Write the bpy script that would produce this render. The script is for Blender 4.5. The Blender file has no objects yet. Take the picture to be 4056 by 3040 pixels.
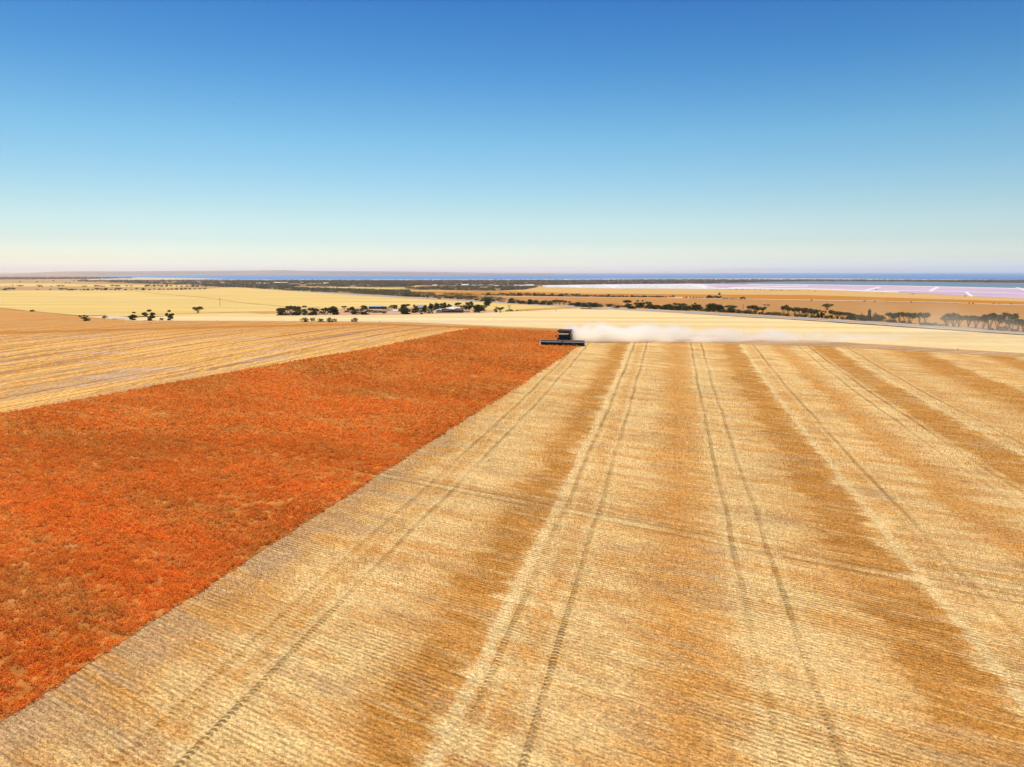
import bpy, bmesh, math, random
import numpy as np
from mathutils import Vector, Matrix
from bisect import bisect_right

S = bpy.context.scene
COL = S.collection
R = math.radians
# ------------------------------------------------------------------ camera
FPX = 2850.0                       # focal length in pixels of the 4056 px wide photograph
HZ = 1077.0                        # horizon row
PITCH = math.atan((1520 - HZ) / FPX)
CAMZ = 20.0
cam = bpy.data.cameras.new('camera')
cam.sensor_width = 36; cam.lens = 36 * FPX / 4056
cam.clip_start = 1; cam.clip_end = 200000
co = bpy.data.objects.new('camera', cam); COL.objects.link(co)
co.location = (0, 0, CAMZ); co.rotation_euler = (R(90) - PITCH, 0, 0)
S.camera = co
# ------------------------------------------------------------------ sky, sun, exposure
SUN_EL, SUN_AZ = 62.0, -20.0
w = bpy.data.worlds.new('World'); S.world = w; w.use_nodes = True
nt = w.node_tree; nt.nodes.clear()
sky = nt.nodes.new('ShaderNodeTexSky'); sky.sky_type = 'NISHITA'; sky.sun_disc = False
sky.sun_elevation = R(SUN_EL); sky.sun_rotation = R(SUN_AZ)
sky.altitude = 0; sky.air_density = 1.0; sky.dust_density = 0.6; sky.ozone_density = 2.5
hs = nt.nodes.new('ShaderNodeHueSaturation'); hs.inputs['Saturation'].default_value = 1.25
wtc = nt.nodes.new('ShaderNodeTexCoord'); wsp = nt.nodes.new('ShaderNodeSeparateXYZ'); nt.links.new(wtc.outputs['Generated'], wsp.inputs[0])
wmr = nt.nodes.new('ShaderNodeMapRange'); wmr.inputs['From Max'].default_value = .35; nt.links.new(wsp.outputs[2], wmr.inputs[0])
wr = nt.nodes.new('ShaderNodeValToRGB'); nt.links.new(wmr.outputs[0], wr.inputs[0])
SKYR = [(0, (1.55, 1.68, 1.70)), (.02, (1.42, 1.52, 1.60)), (.046, (1.12, 1.24, 1.34)), (.114, (.84, .97, 1.10)), (.228, (.76, .91, .93)), (.485, (.52, .85, .88)), (.724, (.22, .63, .80)), (.938, (.07, .45, .72)), (1, (.05, .40, .68))]
while len(wr.color_ramp.elements) < len(SKYR): wr.color_ramp.elements.new(.5)
for el_, (p_, c_) in zip(wr.color_ramp.elements, SKYR): el_.position = p_
for el_, (p_, c_) in zip(wr.color_ramp.elements, SKYR): el_.position = p_; el_.color = (*c_, 1)
wm = nt.nodes.new('ShaderNodeMix'); wm.data_type = 'RGBA'; wm.blend_type = 'MULTIPLY'; wm.inputs[0].default_value = 1
bg = nt.nodes.new('ShaderNodeBackground'); bg.inputs['Strength'].default_value = 0.082
wo = nt.nodes.new('ShaderNodeOutputWorld')
nt.links.new(sky.outputs[0], hs.inputs['Color']); nt.links.new(hs.outputs[0], wm.inputs[6]); nt.links.new(wr.outputs[0], wm.inputs[7]); nt.links.new(wm.outputs[2], bg.inputs[0]); nt.links.new(bg.outputs[0], wo.inputs[0])
sl = bpy.data.lights.new('sun', 'SUN'); sl.energy = 3.5; sl.angle = R(0.5); sl.color = (1, .93, .80)
so = bpy.data.objects.new('sun', sl); COL.objects.link(so)
sd = Vector((math.sin(R(SUN_AZ)) * math.cos(R(SUN_EL)), math.cos(R(SUN_AZ)) * math.cos(R(SUN_EL)), math.sin(R(SUN_EL))))
so.rotation_euler = (-sd).to_track_quat('-Z', 'Y').to_euler(); so.location = (0, 0, 100)
S.view_settings.view_transform = 'Standard'; S.view_settings.look = 'None'
S.view_settings.gamma = 1; S.view_settings.exposure = 0.58
S.cycles.max_bounces = 12; S.cycles.volume_bounces = 10
S.cycles.volume_step_rate = 1.0; S.cycles.volume_max_steps = 128

# ------------------------------------------------------------------ terrain profile (falls away beyond a gentle crest)
TZ = [(-100, 0), (40, 0), (80, .15), (110, .6), (140, 1.4), (170, 2.6), (200, 3.2), (240, 3.2), (280, 2.4), (340, .4), (420, -2.5), (520, -5.5),
      (620, -8), (760, -11), (950, -14), (1300, -18), (1900, -21.5), (2600, -24), (3600, -25), (200000, -25)]
_ty = [a for a, b in TZ]
def tz(y):
    i = min(max(bisect_right(_ty, y) - 1, 0), len(TZ) - 2)
    (a, b), (c, d) = TZ[i], TZ[i + 1]
    return b + (d - b) * (y - a) / (c - a)
def tzn(y): return np.interp(y, _ty, [b for a, b in TZ])
CP, SP = math.cos(PITCH), math.sin(PITCH)
def ray(px, py):
    dx = (px - 2028) / FPX; dy = (1520 - py) / FPX
    return Vector((dx, CP + dy * SP, -SP + dy * CP))
def at(px, py):
    """the ground point seen at a pixel of the photograph"""
    d = ray(px, py)
    if d.z > -1e-5: d.z = -1e-5
    lo, hi = 5.0, 105000.0
    for _ in range(60):
        y = (lo * hi) ** .5
        if CAMZ + d.z / d.y * y > tz(y): lo = y
        else: hi = y
    y = lo
    return Vector((d.x / d.y * y, y, tz(y)))
def mpp(y): return y * CP / FPX     # metres per photo pixel at forward distance y (near the horizon)

# ------------------------------------------------------------------ helpers: objects
def link(name, me, parent=None, mats=()):
    o = bpy.data.objects.new(name, me); COL.objects.link(o)
    if parent is not None: o.parent = parent
    if me is not None:
        for m in mats: me.materials.append(m)
    return o
def tag(o, label=None, cat=None, group=None, kind=None):
    if label: o['label'] = label
    if cat: o['category'] = cat
    if group: o['group'] = group
    if kind: o['kind'] = kind
    return o
def empty(name, loc, label=None, cat=None, group=None, rz=0):
    o = bpy.data.objects.new(name, None); COL.objects.link(o); o.location = loc; o.rotation_euler = (0, 0, rz)
    o.empty_display_size = .2
    return tag(o, label, cat, group)
def bm_obj(name, bm, mat, parent=None, smooth=False):
    me = bpy.data.meshes.new(name); bm.to_mesh(me); bm.free()
    if smooth:
        for p in me.polygons: p.use_smooth = True
    return link(name, me, parent, (mat,))
def tris_mesh(name, V, mats):
    """V: (n,3,3) array of separate triangles"""
    n = len(V); me = bpy.data.meshes.new(name)
    me.vertices.add(n * 3); me.vertices.foreach_set('co', V.astype(np.float32).ravel())
    me.loops.add(n * 3); me.loops.foreach_set('vertex_index', np.arange(n * 3, dtype=np.int32))
    me.polygons.add(n); me.polygons.foreach_set('loop_start', np.arange(0, n * 3, 3, dtype=np.int32))
    me.update(); me.validate()
    for m in mats: me.materials.append(m)
    return me
def box(bm, c, s, rot=None):
    r = bmesh.ops.create_cube(bm, size=1)
    M = Matrix.Translation(c) @ (rot.to_4x4() if rot else Matrix()) @ Matrix.Diagonal((*s, 1))
    bmesh.ops.transform(bm, matrix=M, verts=r['verts']); return r['verts']
def prism(bm, pts, x0, x1):
    """profile pts (y,z) extruded along x"""
    a = [bm.verts.new((x0, y, z)) for y, z in pts]; b = [bm.verts.new((x1, y, z)) for y, z in pts]
    n = len(pts); bm.faces.new(a); bm.faces.new(b[::-1])
    for i in range(n): bm.faces.new((a[i], b[i], b[(i + 1) % n], a[(i + 1) % n]))
    bmesh.ops.recalc_face_normals(bm, faces=bm.faces)
def tube(bm, p, q, r0, r1=None, seg=8):
    p, q = Vector(p), Vector(q); r1 = r0 if r1 is None else r1
    r = bmesh.ops.create_cone(bm, cap_ends=True, segments=seg, radius1=r0, radius2=r1, depth=(q - p).length)
    M = Matrix.Translation((p + q) / 2) @ (q - p).to_track_quat('Z', 'Y').to_matrix().to_4x4()
    bmesh.ops.transform(bm, matrix=M, verts=r['verts'])
def bevel(bm, w_=.03, seg=2):
    bmesh.ops.bevel(bm, geom=bm.edges[:], offset=w_, segments=seg, affect='EDGES', clamp_overlap=True)

# ------------------------------------------------------------------ helpers: node materials
KA = .78
def ka(c): return tuple(v_ * KA for v_ in c[:3])
class NB:
    def __init__(s, name):
        s.m = bpy.data.materials.new(name); s.m.use_nodes = True; s.t = s.m.node_tree; s.t.nodes.clear()
        s.out = s.t.nodes.new('ShaderNodeOutputMaterial')
    def n(s, typ, **kw):
        x = s.t.nodes.new(typ)
        for k, v in kw.items(): setattr(x, k, v)
        return x
    def put(s, sock, v):
        if isinstance(v, bpy.types.NodeSocket): s.t.links.new(v, sock)
        elif v is not None: sock.default_value = v
    def ma(s, op, a, b=None, c=None, clamp=False):
        x = s.n('ShaderNodeMath', operation=op, use_clamp=clamp)
        for i, v in enumerate((a, b, c)):
            if v is not None: s.put(x.inputs[i], v)
        return x.outputs[0]
    def mr(s, v, a, b, c=0., d=1., t='SMOOTHSTEP'):
        x = s.n('ShaderNodeMapRange', interpolation_type=t)
        for i, q in enumerate((v, a, b, c, d)): s.put(x.inputs[i], q)
        return x.outputs[0]
    def xyz(s, a, b=0., c=0.):
        x = s.n('ShaderNodeCombineXYZ')
        for i, v in enumerate((a, b, c)): s.put(x.inputs[i], v)
        return x.outputs[0]
    def noise(s, vec, scale=1., detail=2., rough=.5, dist=0.):
        x = s.n('ShaderNodeTexNoise'); s.put(x.inputs['Vector'], vec)
        for k, v in (('Scale', scale), ('Detail', detail), ('Roughness', rough), ('Distortion', dist)): x.inputs[k].default_value = v
        return x.outputs[0]
    def ramp(s, fac, stops, interp='LINEAR'):
        x = s.n('ShaderNodeValToRGB'); e = x.color_ramp; e.interpolation = interp
        while len(e.elements) < len(stops): e.elements.new(.5)
        for el, (p, c) in zip(e.elements, stops): el.position = p
        for el, (p, c) in zip(e.elements, stops): el.position = p; el.color = (*c, 1) if len(c) == 3 else c
        s.put(x.inputs[0], fac); return x.outputs[0]
    def mix(s, f, a, b, typ='MIX'):
        x = s.n('ShaderNodeMix', data_type='RGBA', blend_type=typ)
        s.put(x.inputs[0], f)
        for i, v in ((6, a), (7, b)): s.put(x.inputs[i], (*v, 1) if isinstance(v, tuple) and len(v) == 3 else v)
        return x.outputs[2]
    def scale(s, col, f):
        x = s.n('ShaderNodeVectorMath', operation='SCALE'); s.put(x.inputs[0], col); s.put(x.inputs['Scale'], f); return x.outputs[0]
    def pos(s):
        g = s.n('ShaderNodeNewGeometry'); q = s.n('ShaderNodeSeparateXYZ'); s.put(q.inputs[0], g.outputs['Position'])
        s.geo = g; return q.outputs[0], q.outputs[1], q.outputs[2]
    def end(s, col, rough=.9, spec=.1, bump=None, bs=.5, bd=.1, metal=0., **kw):
        p = s.n('ShaderNodeBsdfPrincipled')
        s.put(p.inputs['Base Color'], (*col, 1) if isinstance(col, tuple) and len(col) == 3 else col)
        s.put(p.inputs['Roughness'], rough); s.put(p.inputs['Specular IOR Level'], spec); s.put(p.inputs['Metallic'], metal)
        for k, v in kw.items(): s.put(p.inputs[k], v)
        if bump is not None:
            b = s.n('ShaderNodeBump'); b.inputs['Strength'].default_value = bs; b.inputs['Distance'].default_value = bd
            s.put(b.inputs['Height'], bump); s.t.links.new(b.outputs[0], p.inputs['Normal'])
        s.t.links.new(p.outputs[0], s.out.inputs[0]); return s.m

def plain(name, col, rough=.6, spec=.3, metal=0., var=.25, sc=2.):
    col = ka(col)
    b = NB(name); g = b.n('ShaderNodeTexCoord'); n1 = b.noise(g.outputs['Object'], sc, 4, .6)
    return b.end(b.scale(b.mix(0., col, col), b.mr(n1, .3, .7, 1 - var, 1 + var)), rough, spec, metal=metal)
def field_mat(name, c1, c2, sx=.02, sy=.08, fine=1.5, amt=.25, ang=0., line=None):
    """dry field: two tones in long patches plus fine mottling"""
    c1, c2 = ka(c1), ka(c2)
    b = NB(name); x, y, z = b.pos(); ca, sa = math.cos(ang), math.sin(ang)
    u = b.ma('SUBTRACT', b.ma('MULTIPLY', x, ca), b.ma('MULTIPLY', y, sa)); v = b.ma('ADD', b.ma('MULTIPLY', x, sa), b.ma('MULTIPLY', y, ca))
    n1 = b.noise(b.xyz(b.ma('MULTIPLY', u, sx), b.ma('MULTIPLY', v, sy)), 1, 5, .6)
    n2 = b.noise(b.xyz(b.ma('MULTIPLY', u, fine * .5), b.ma('MULTIPLY', v, fine)), 1, 3, .7)
    c = b.mix(b.mr(n1, .32, .68), c1, c2)
    f = b.mr(n2, .25, .75, 1 - amt, 1 + amt, 'LINEAR')
    if line:
        ln = b.noise(b.xyz(b.ma('MULTIPLY', u, .004), b.ma('MULTIPLY', v, line)), 1, 2, .5)
        f = b.ma('MULTIPLY', f, b.mr(ln, .35, .65, .88, 1.1))
    return b.end(b.scale(c, f), 1., 0.)

TH = math.atan((2660 - 2028) / FPX * CP)         # direction the harvester drives in
PH = math.atan((-2660 - 2028) / FPX * CP)        # direction of the sown rows
def uvof(p, th=TH): return p.x * math.cos(th) - p.y * math.sin(th)
def rof(p): return p.x * math.cos(PH) - p.y * math.sin(PH)

PALE, TAN, DARK, MAUVE = ka((.98, .65, .27)), ka((.86, .49, .17)), ka((.64, .285, .06)), ka((.66, .40, .19))
ORG = ka((.80, .38, .095))
STRAWC = ka((1., .71, .33))
PLINES = [-8.9, 16.7, 38.]
BANDS = [(-31, MAUVE), (-26, MAUVE), (-24.2, TAN), (-23, PALE), (-20.5, TAN), (-19.5, PALE), (-15.5, PALE), (-13.2, TAN), (-12.2, DARK), (-9.9, DARK),
         (-9.0, PALE), (-7.5, PALE), (-6.6, TAN), (-5.6, PALE), (-2.2, PALE), (-.6, TAN), (1.2, ORG), (3.9, TAN), (4.7, PALE), (9, PALE), (11.6, TAN),
         (12.4, DARK), (15.6, DARK), (16.4, PALE), (17.6, PALE), (18.4, TAN), (20.5, PALE), (22.8, PALE), (24.6, ORG), (27.2, TAN), (28.2, PALE), (31.5, PALE)]
BANDS2 = [(31.5, PALE), (32.8, DARK), (36.6, DARK), (37.6, PALE), (39, PALE), (41, TAN), (45, PALE), (48, TAN), (50.5, DARK), (55, DARK), (56.5, PALE), (61, TAN), (64, PALE), (67, DARK),
          (71, DARK), (73, PALE), (80, TAN), (83, DARK), (87, DARK), (90, TAN), (98, PALE), (101, DARK), (105, TAN), (120, PALE)]
TRACKS = [-21.5, -18.9, -8.1, -5.25, 5.1, 7.5, 19.5, 29.6, 31.8, 40.2]
CROSS = [rof(at(2160, 2018)), rof(at(2878, 2157)), rof(at(2865, 2119))]
def stubble_cols(b, x, y):
    ct, st = math.cos(TH), math.sin(TH); cr, sr = math.cos(PH), math.sin(PH)
    u = b.ma('SUBTRACT', b.ma('MULTIPLY', x, ct), b.ma('MULTIPLY', y, st)); v = b.ma('ADD', b.ma('MULTIPLY', x, st), b.ma('MULTIPLY', y, ct))
    r = b.ma('SUBTRACT', b.ma('MULTIPLY', x, cr), b.ma('MULTIPLY', y, sr)); s_ = b.ma('ADD', b.ma('MULTIPLY', x, sr), b.ma('MULTIPLY', y, cr))
    jag = b.noise(b.xyz(b.ma('MULTIPLY', s_, .16), b.ma('MULTIPLY', r, .75)), 1, 4, .62)
    jag2 = b.noise(b.xyz(b.ma('MULTIPLY', s_, .05), b.ma('MULTIPLY', r, .12), 7.), 1, 2, .5)
    uj = b.ma('ADD', u, b.ma('ADD', b.ma('MULTIPLY', b.ma('SUBTRACT', jag, .5), 6.), b.ma('MULTIPLY', b.ma('SUBTRACT', jag2, .5), 3.6)))
    lo, hi = -31., 31.5
    c1 = b.ramp(b.mr(uj, lo, hi, t='LINEAR'), [((p - lo) / (hi - lo), c) for p, c in BANDS])
    c2 = b.ramp(b.mr(uj, 31.5, 120., t='LINEAR'), [((p - 31.5) / 88.5, c) for p, c in BANDS2])
    col = b.mix(b.ma('GREATER_THAN', uj, 31.5), c1, c2)
    # patches of bare mauve soil and of rusty residue, long along the rows
    pm = b.noise(b.xyz(b.ma('MULTIPLY', s_, .11), b.ma('MULTIPLY', r, .42), 3.), 1, 4, .6)
    col = b.mix(b.mr(pm, .49, .68, 0., .8), col, MAUVE)
    po = b.noise(b.xyz(b.ma('MULTIPLY', s_, .07), b.ma('MULTIPLY', r, .5), 9.), 1, 5, .65)
    col = b.mix(b.mr(po, .44, .64, 0., .8), col, ORG)
    pp = b.noise(b.xyz(b.ma('MULTIPLY', s_, .22), b.ma('MULTIPLY', r, 1.5), 5.), 1, 3, .6)
    col = b.mix(b.mr(pp, .52, .7, 0., .55), col, PALE)
    for i, rc in enumerate(CROSS):
        d = b.ma('ABSOLUTE', b.ma('SUBTRACT', b.ma('ADD', r, b.ma('MULTIPLY', b.ma('SUBTRACT', jag2, .5), .6)), rc))
        col = b.mix(b.ma('MULTIPLY', b.mr(d, .16, .42, 1., 0.), b.mr(jag, .42, .64, .0, .5)), col, STRAWC)
        d2 = b.ma('ABSOLUTE', b.ma('SUBTRACT', d, .62))
        col = b.mix(b.mr(d2, .05, .28, .3, 0.), col, (.24, .13, .06))
    dp = None
    for t in PLINES:
        d = b.ma('ABSOLUTE', b.ma('SUBTRACT', b.ma('ADD', u, b.ma('MULTIPLY', b.ma('SUBTRACT', jag2, .5), .7)), t)); dp = d if dp is None else b.ma('MINIMUM', dp, d)
    col = b.mix(b.ma('MULTIPLY', b.mr(dp, .2, .5, 1., 0.), b.mr(jag, .35, .55, .25, .85)), col, STRAWC)
    return u, v, r, s_, col, jag
def stubble_mat(name, straw=False):
    b = NB(name); x, y, z = b.pos()
    u, v, r, s_, col, jag = stubble_cols(b, x, y)
    if straw:
        rnd = b.geo.outputs['Random Per Island']
        col = b.scale(b.mix(b.ma('MULTIPLY', rnd, .45), col, STRAWC), b.mr(rnd, 0., 1., .62, 1.32, 'LINEAR'))
        p = b.n('ShaderNodeBsdfDiffuse'); b.put(p.inputs[0], col)
        t = b.n('ShaderNodeBsdfTranslucent'); b.put(t.inputs[0], col); m = b.n('ShaderNodeMixShader'); m.inputs[0].default_value = .3
        b.t.links.new(p.outputs[0], m.inputs[1]); b.t.links.new(t.outputs[0], m.inputs[2]); b.t.links.new(m.outputs[0], b.out.inputs[0]); return b.m
    # tyre tracks
    um = b.ma('ADD', u, b.ma('MULTIPLY', b.ma('SUBTRACT', b.noise(b.xyz(b.ma('MULTIPLY', v, .045), 2.), 1, 2), .5), 1.1))
    dm = None
    for t in TRACKS:
        d = b.ma('ABSOLUTE', b.ma('SUBTRACT', um, t)); dm = d if dm is None else b.ma('MINIMUM', dm, d)
    tw = b.ma('MULTIPLY', b.mr(dm, .12, .24, 1., 0.), b.mr(b.noise(b.xyz(b.ma('MULTIPLY', v, .05), b.ma('MULTIPLY', u, .12), 17.), 1, 3), .34, .56, .45, 1.))
    wv = b.noise(b.xyz(b.ma('MULTIPLY', v, .07), b.ma('MULTIPLY', u, .15), 11.), 1, 2)
    chev = b.ma('SINE', b.ma('ADD', b.ma('MULTIPLY', v, 2 * math.pi / .31), b.ma('ADD', b.ma('MULTIPLY', dm, 12.), b.ma('MULTIPLY', jag, 5.))))
    chv = b.mr(chev, -1., 1.)
    # sown rows and trash
    wob = b.noise(b.xyz(b.ma('MULTIPLY', s_, .35), b.ma('MULTIPLY', r, .3)), 1, 2)
    brk = b.noise(b.xyz(b.ma('MULTIPLY', s_, 1.6), b.ma('MULTIPLY', r, 3.), 6.), 1, 3)
    rows = b.ma('MAXIMUM', b.mr(b.ma('SINE', b.ma('ADD', b.ma('MULTIPLY', r, 2 * math.pi / .30), b.ma('ADD', b.ma('MULTIPLY', brk, 3.), b.ma('MULTIPLY', wob, 5.)))), -1., .6), b.mr(brk, .52, .66))
    rowamt = b.mr(b.noise(b.xyz(b.ma('MULTIPLY', s_, .05), b.ma('MULTIPLY', r, .15), 4.), 1, 3), .35, .62, .25, 1.)
    f1 = b.noise(b.xyz(b.ma('MULTIPLY', s_, 3.2), b.ma('MULTIPLY', r, 7.)), 1, 5, .75)
    f2 = b.noise(b.xyz(b.ma('MULTIPLY', s_, .7), b.ma('MULTIPLY', r, 3.2), 2.), 1, 5, .7)
    fib = b.ma('MULTIPLY', b.mr(f1, .34, .62, .58, 1.22), b.mr(f2, .32, .64, .80, 1.16))
    gr = b.noise(b.xyz(b.ma('MULTIPLY', x, 9.), b.ma('MULTIPLY', y, 9.), 3.), 1, 3, .8)
    fib = b.ma('MULTIPLY', fib, b.mr(gr, .36, .64, .74, 1.26))
    rw = b.ma('SUBTRACT', 1., b.ma('MULTIPLY', b.ma('MULTIPLY', rowamt, b.ma('SUBTRACT', 1., rows)), .36))
    trk = b.ma('SUBTRACT', 1., b.ma('MULTIPLY', tw, b.ma('ADD', .10, b.ma('MULTIPLY', b.ma('MULTIPLY', chv, b.mr(wv, .35, .6, .3, 1.)), .45))))
    edge = b.ma('MULTIPLY', b.mr(dm, .3, .45), b.mr(dm, .5, 1., 1., 0.))
    col = b.mix(b.ma('MULTIPLY', edge, .35), col, STRAWC)
    c = b.scale(b.scale(b.scale(col, fib), rw), trk)
    h = b.ma('ADD', b.ma('MULTIPLY', rows, .35), b.ma('ADD', b.ma('MULTIPLY', f1, .9), b.ma('SUBTRACT', b.ma('MULTIPLY', chv, b.ma('MULTIPLY', tw, -.6)), b.ma('MULTIPLY', tw, .5))))
    return b.end(c, 1., 0., h, .8, .10)
def leftfield_mat():
    """cut field left of the standing crop: long pale, tan and mauve swaths"""
    b = NB('left_stubble'); x, y, z = b.pos(); th = math.atan((3123 - 2028) / FPX * CP) + R(1.5)
    u = b.ma('SUBTRACT', b.ma('MULTIPLY', x, math.cos(th)), b.ma('MULTIPLY', y, math.sin(th))); v = b.ma('ADD', b.ma('MULTIPLY', x, math.sin(th)), b.ma('MULTIPLY', y, math.cos(th)))
    j = b.noise(b.xyz(b.ma('MULTIPLY', x, .10), b.ma('MULTIPLY', y, .35)), 1, 4, .65)
    uj = b.ma('ADD', u, b.ma('MULTIPLY', b.ma('SUBTRACT', j, .5), 5.))
    n1 = b.noise(b.xyz(b.ma('MULTIPLY', uj, .30), b.ma('MULTIPLY', v, .008)), 1, 5, .7)
    n1 = b.ma('ADD', .5, b.ma('MULTIPLY', b.ma('SUBTRACT', n1, .5), 1.9))
    c = b.ramp(n1, [(p_, ka(c_)) for p_, c_ in [(.28, (.40, .24, .17)), (.36, (.56, .26, .07)), (.44, (.84, .40, .09)), (.50, (.94, .58, .22)), (.55, (.90, .48, .13)), (.61, (.66, .33, .09)), (.66, (.48, .29, .18)), (.72, (.78, .46, .18))]])
    n3 = b.noise(b.xyz(b.ma('MULTIPLY', x, .05), b.ma('MULTIPLY', y, .16), 4.), 1, 5, .65)
    c = b.mix(b.mr(n3, .50, .68, 0., .65), c, ka((.68, .48, .36)))
    n4 = b.noise(b.xyz(b.ma('MULTIPLY', x, .09), b.ma('MULTIPLY', y, .30), 14.), 1, 5, .65)
    c = b.mix(b.mr(n4, .54, .72, 0., .4), c, ka((.70, .33, .07)))
    fr = b.mr(y, 160., 225.); c = b.mix(b.ma('MULTIPLY', fr, .6), c, ka((.64, .29, .08)))
    f = b.noise(b.xyz(b.ma('MULTIPLY', x, 1.6), b.ma('MULTIPLY', y, 2.8)), 1, 5, .75)
    ln = b.mr(b.ma('ABSOLUTE', b.ma('SUBTRACT', b.ma('FRACT', b.ma('MULTIPLY', b.ma('ADD', u, b.ma('MULTIPLY', j, .6)), 1 / 7.3)), .5)), 0., .09, .60, 1.)
    return b.end(b.scale(c, b.ma('MULTIPLY', ln, b.mr(f, .3, .66, .55, 1.3))), 1., 0., f, .6, .1)
def crop_mat(name, soil=False):
    b = NB(name); x, y, z = b.pos()
    cr, sr = math.cos(PH), math.sin(PH)
    r = b.ma('SUBTRACT', b.ma('MULTIPLY', x, cr), b.ma('MULTIPLY', y, sr)); s_ = b.ma('ADD', b.ma('MULTIPLY', x, sr), b.ma('MULTIPLY', y, cr))
    n1 = b.noise(b.xyz(b.ma('MULTIPLY', s_, .07), b.ma('MULTIPLY', r, .22)), 1, 4, .6)
    n2 = b.noise(b.xyz(b.ma('MULTIPLY', s_, .5), b.ma('MULTIPLY', r, 1.1)), 1, 3, .6)
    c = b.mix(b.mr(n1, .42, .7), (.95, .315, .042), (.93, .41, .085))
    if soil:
        return b.end(b.scale(b.mix(.55, c, (.34, .15, .06)), b.mr(n2, .3, .7, .5, .9)), 1., 0., n2, .5, .1)  # soil colour with brown shade between the plants mixed in
    rnd = b.geo.outputs['Random Per Island']
    c = b.mix(b.mr(rnd, .80, 1., 0., .5), c, (.85, .52, .22))
    c = b.scale(c, b.mr(b.noise(b.xyz(b.ma('MULTIPLY', s_, .035), b.ma('MULTIPLY', r, .06), 8.), 1, 3, .5), .35, .65, .86, 1.05))
    c = b.scale(c, b.ma('MULTIPLY', b.mr(b.ma('FRACT', b.ma('MULTIPLY', rnd, 17.3)), 0., 1., .82, 1.12, 'LINEAR'), b.mr(n2, .3, .7, .92, 1.06)))
    p = b.n('ShaderNodeBsdfDiffuse'); b.put(p.inputs[0], c)
    t = b.n('ShaderNodeBsdfTranslucent'); b.put(t.inputs[0], c); m = b.n('ShaderNodeMixShader'); m.inputs[0].default_value = .55
    b.t.links.new(p.outputs[0], m.inputs[1]); b.t.links.new(t.outputs[0], m.inputs[2]); b.t.links.new(m.outputs[0], b.out.inputs[0]); return b.m
def leaf_mat(name, c1, c2, patch=None):
    b = NB(name); g = b.n('ShaderNodeNewGeometry'); oi = b.n('ShaderNodeObjectInfo')
    c = b.mix(g.outputs['Random Per Island'], c1, c2)
    c = b.scale(c, b.mr(oi.outputs['Random'], 0., 1., .75, 1.3, 'LINEAR'))
    if patch:
        n_ = b.noise(g.outputs['Position'], patch, 4, .7); c = b.scale(c, b.mr(n_, .38, .62, .45, 1.9)); c = b.mix(b.mr(b.noise(g.outputs['Position'], patch * .6, 3, .6), .52, .66, 0., .6), c, (.24, .15, .09))
    p = b.n('ShaderNodeBsdfDiffuse'); b.put(p.inputs[0], c)
    t = b.n('ShaderNodeBsdfTranslucent'); b.put(t.inputs[0], c); m = b.n('ShaderNodeMixShader'); m.inputs[0].default_value = .25
    b.t.links.new(p.outputs[0], m.inputs[1]); b.t.links.new(t.outputs[0], m.inputs[2]); b.t.links.new(m.outputs[0], b.out.inputs[0]); return b.m

# ------------------------------------------------------------------ landscape sheets
_layer = [0]
rj = random.Random(5)
def dens(pts, step=70, jit=.0, close=True):
    out = []; n = len(pts)
    for i in range(n if close else n - 1):
        a, b_ = pts[i], pts[(i + 1) % n]; L = math.hypot(b_[0] - a[0], b_[1] - a[1]); k = max(1, int(L / step))
        for q in range(k):
            t = q / k; out.append((a[0] + (b_[0] - a[0]) * t, a[1] + (b_[1] - a[1]) * t + (rj.uniform(-jit, jit) if q else 0)))
    if not close: out.append(pts[-1])
    return out
def sheet(name, pts, mat, kind='structure', jit=.35, world=False, label=None, cat=None, step=70, off=0.):
    _layer[0] += 1; k = _layer[0]
    P = [Vector((*p, 0)) for p in pts] if world else [at(*p) for p in dens(pts, step, jit)]
    bm = bmesh.new(); vs = [bm.verts.new((p.x, p.y, 0)) for p in P]
    f = bm.faces.new(vs); bm.normal_update()
    if f.normal.z < 0: bmesh.ops.reverse_faces(bm, faces=[f])
    bmesh.ops.triangulate(bm, faces=bm.faces[:])
    ys = [p.y for p in P]; y0, y1 = min(ys), max(ys)
    cuts = [a for a, b_ in TZ if y0 < a < y1]
    for c in cuts:
        bmesh.ops.bisect_plane(bm, geom=bm.verts[:] + bm.edges[:] + bm.faces[:], plane_co=(0, c, 0), plane_no=(0, 1, 0))
    for v in bm.verts: v.co.z = tz(v.co.y) + (k - 1) * (.004 + min(v.co.y, 5000) * 1.2e-5) + off
    o = bm_obj(name, bm, mat); tag(o, label, cat, None, kind); return o

M_ground = field_mat('dry_ground', (.46, .27, .13), (.36, .22, .12), .004, .01, .05)
# base ground: one sheet to the horizon
sheet('ground', [(-90000, -60), (90000, -60), (90000, 110000), (-90000, 110000)], M_ground, world=True)
sheet('far_shore', [(-3000, 1110), (-600, 1104), (200, 1104), (430, 1098), (800, 1092), (1600, 1092), (2400, 1088), (3200, 1083), (4056, 1082), (7000, 1081), (7000, 1077.6), (-3000, 1077.6)],
      field_mat('far_shore', (.50, .30, .22), (.38, .26, .22), .0005, .001, .01), jit=0)
def water(name, c1, c2, sp=.15, rough=.45):
    c1, c2 = ka(c1), ka(c2)
    b = NB(name); x, y, z = b.pos()
    n1 = b.noise(b.xyz(b.ma('MULTIPLY', x, .0003), b.ma('MULTIPLY', y, .0016)), 1, 4, .6)
    n2 = b.noise(b.xyz(b.ma('MULTIPLY', x, .02), b.ma('MULTIPLY', y, .05)), 1, 3, .6)
    return b.end(b.scale(b.mix(b.mr(n1, .35, .65), c1, c2), b.mr(n2, .3, .7, .9, 1.1)), rough, sp, n2, .2, .2)
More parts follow.
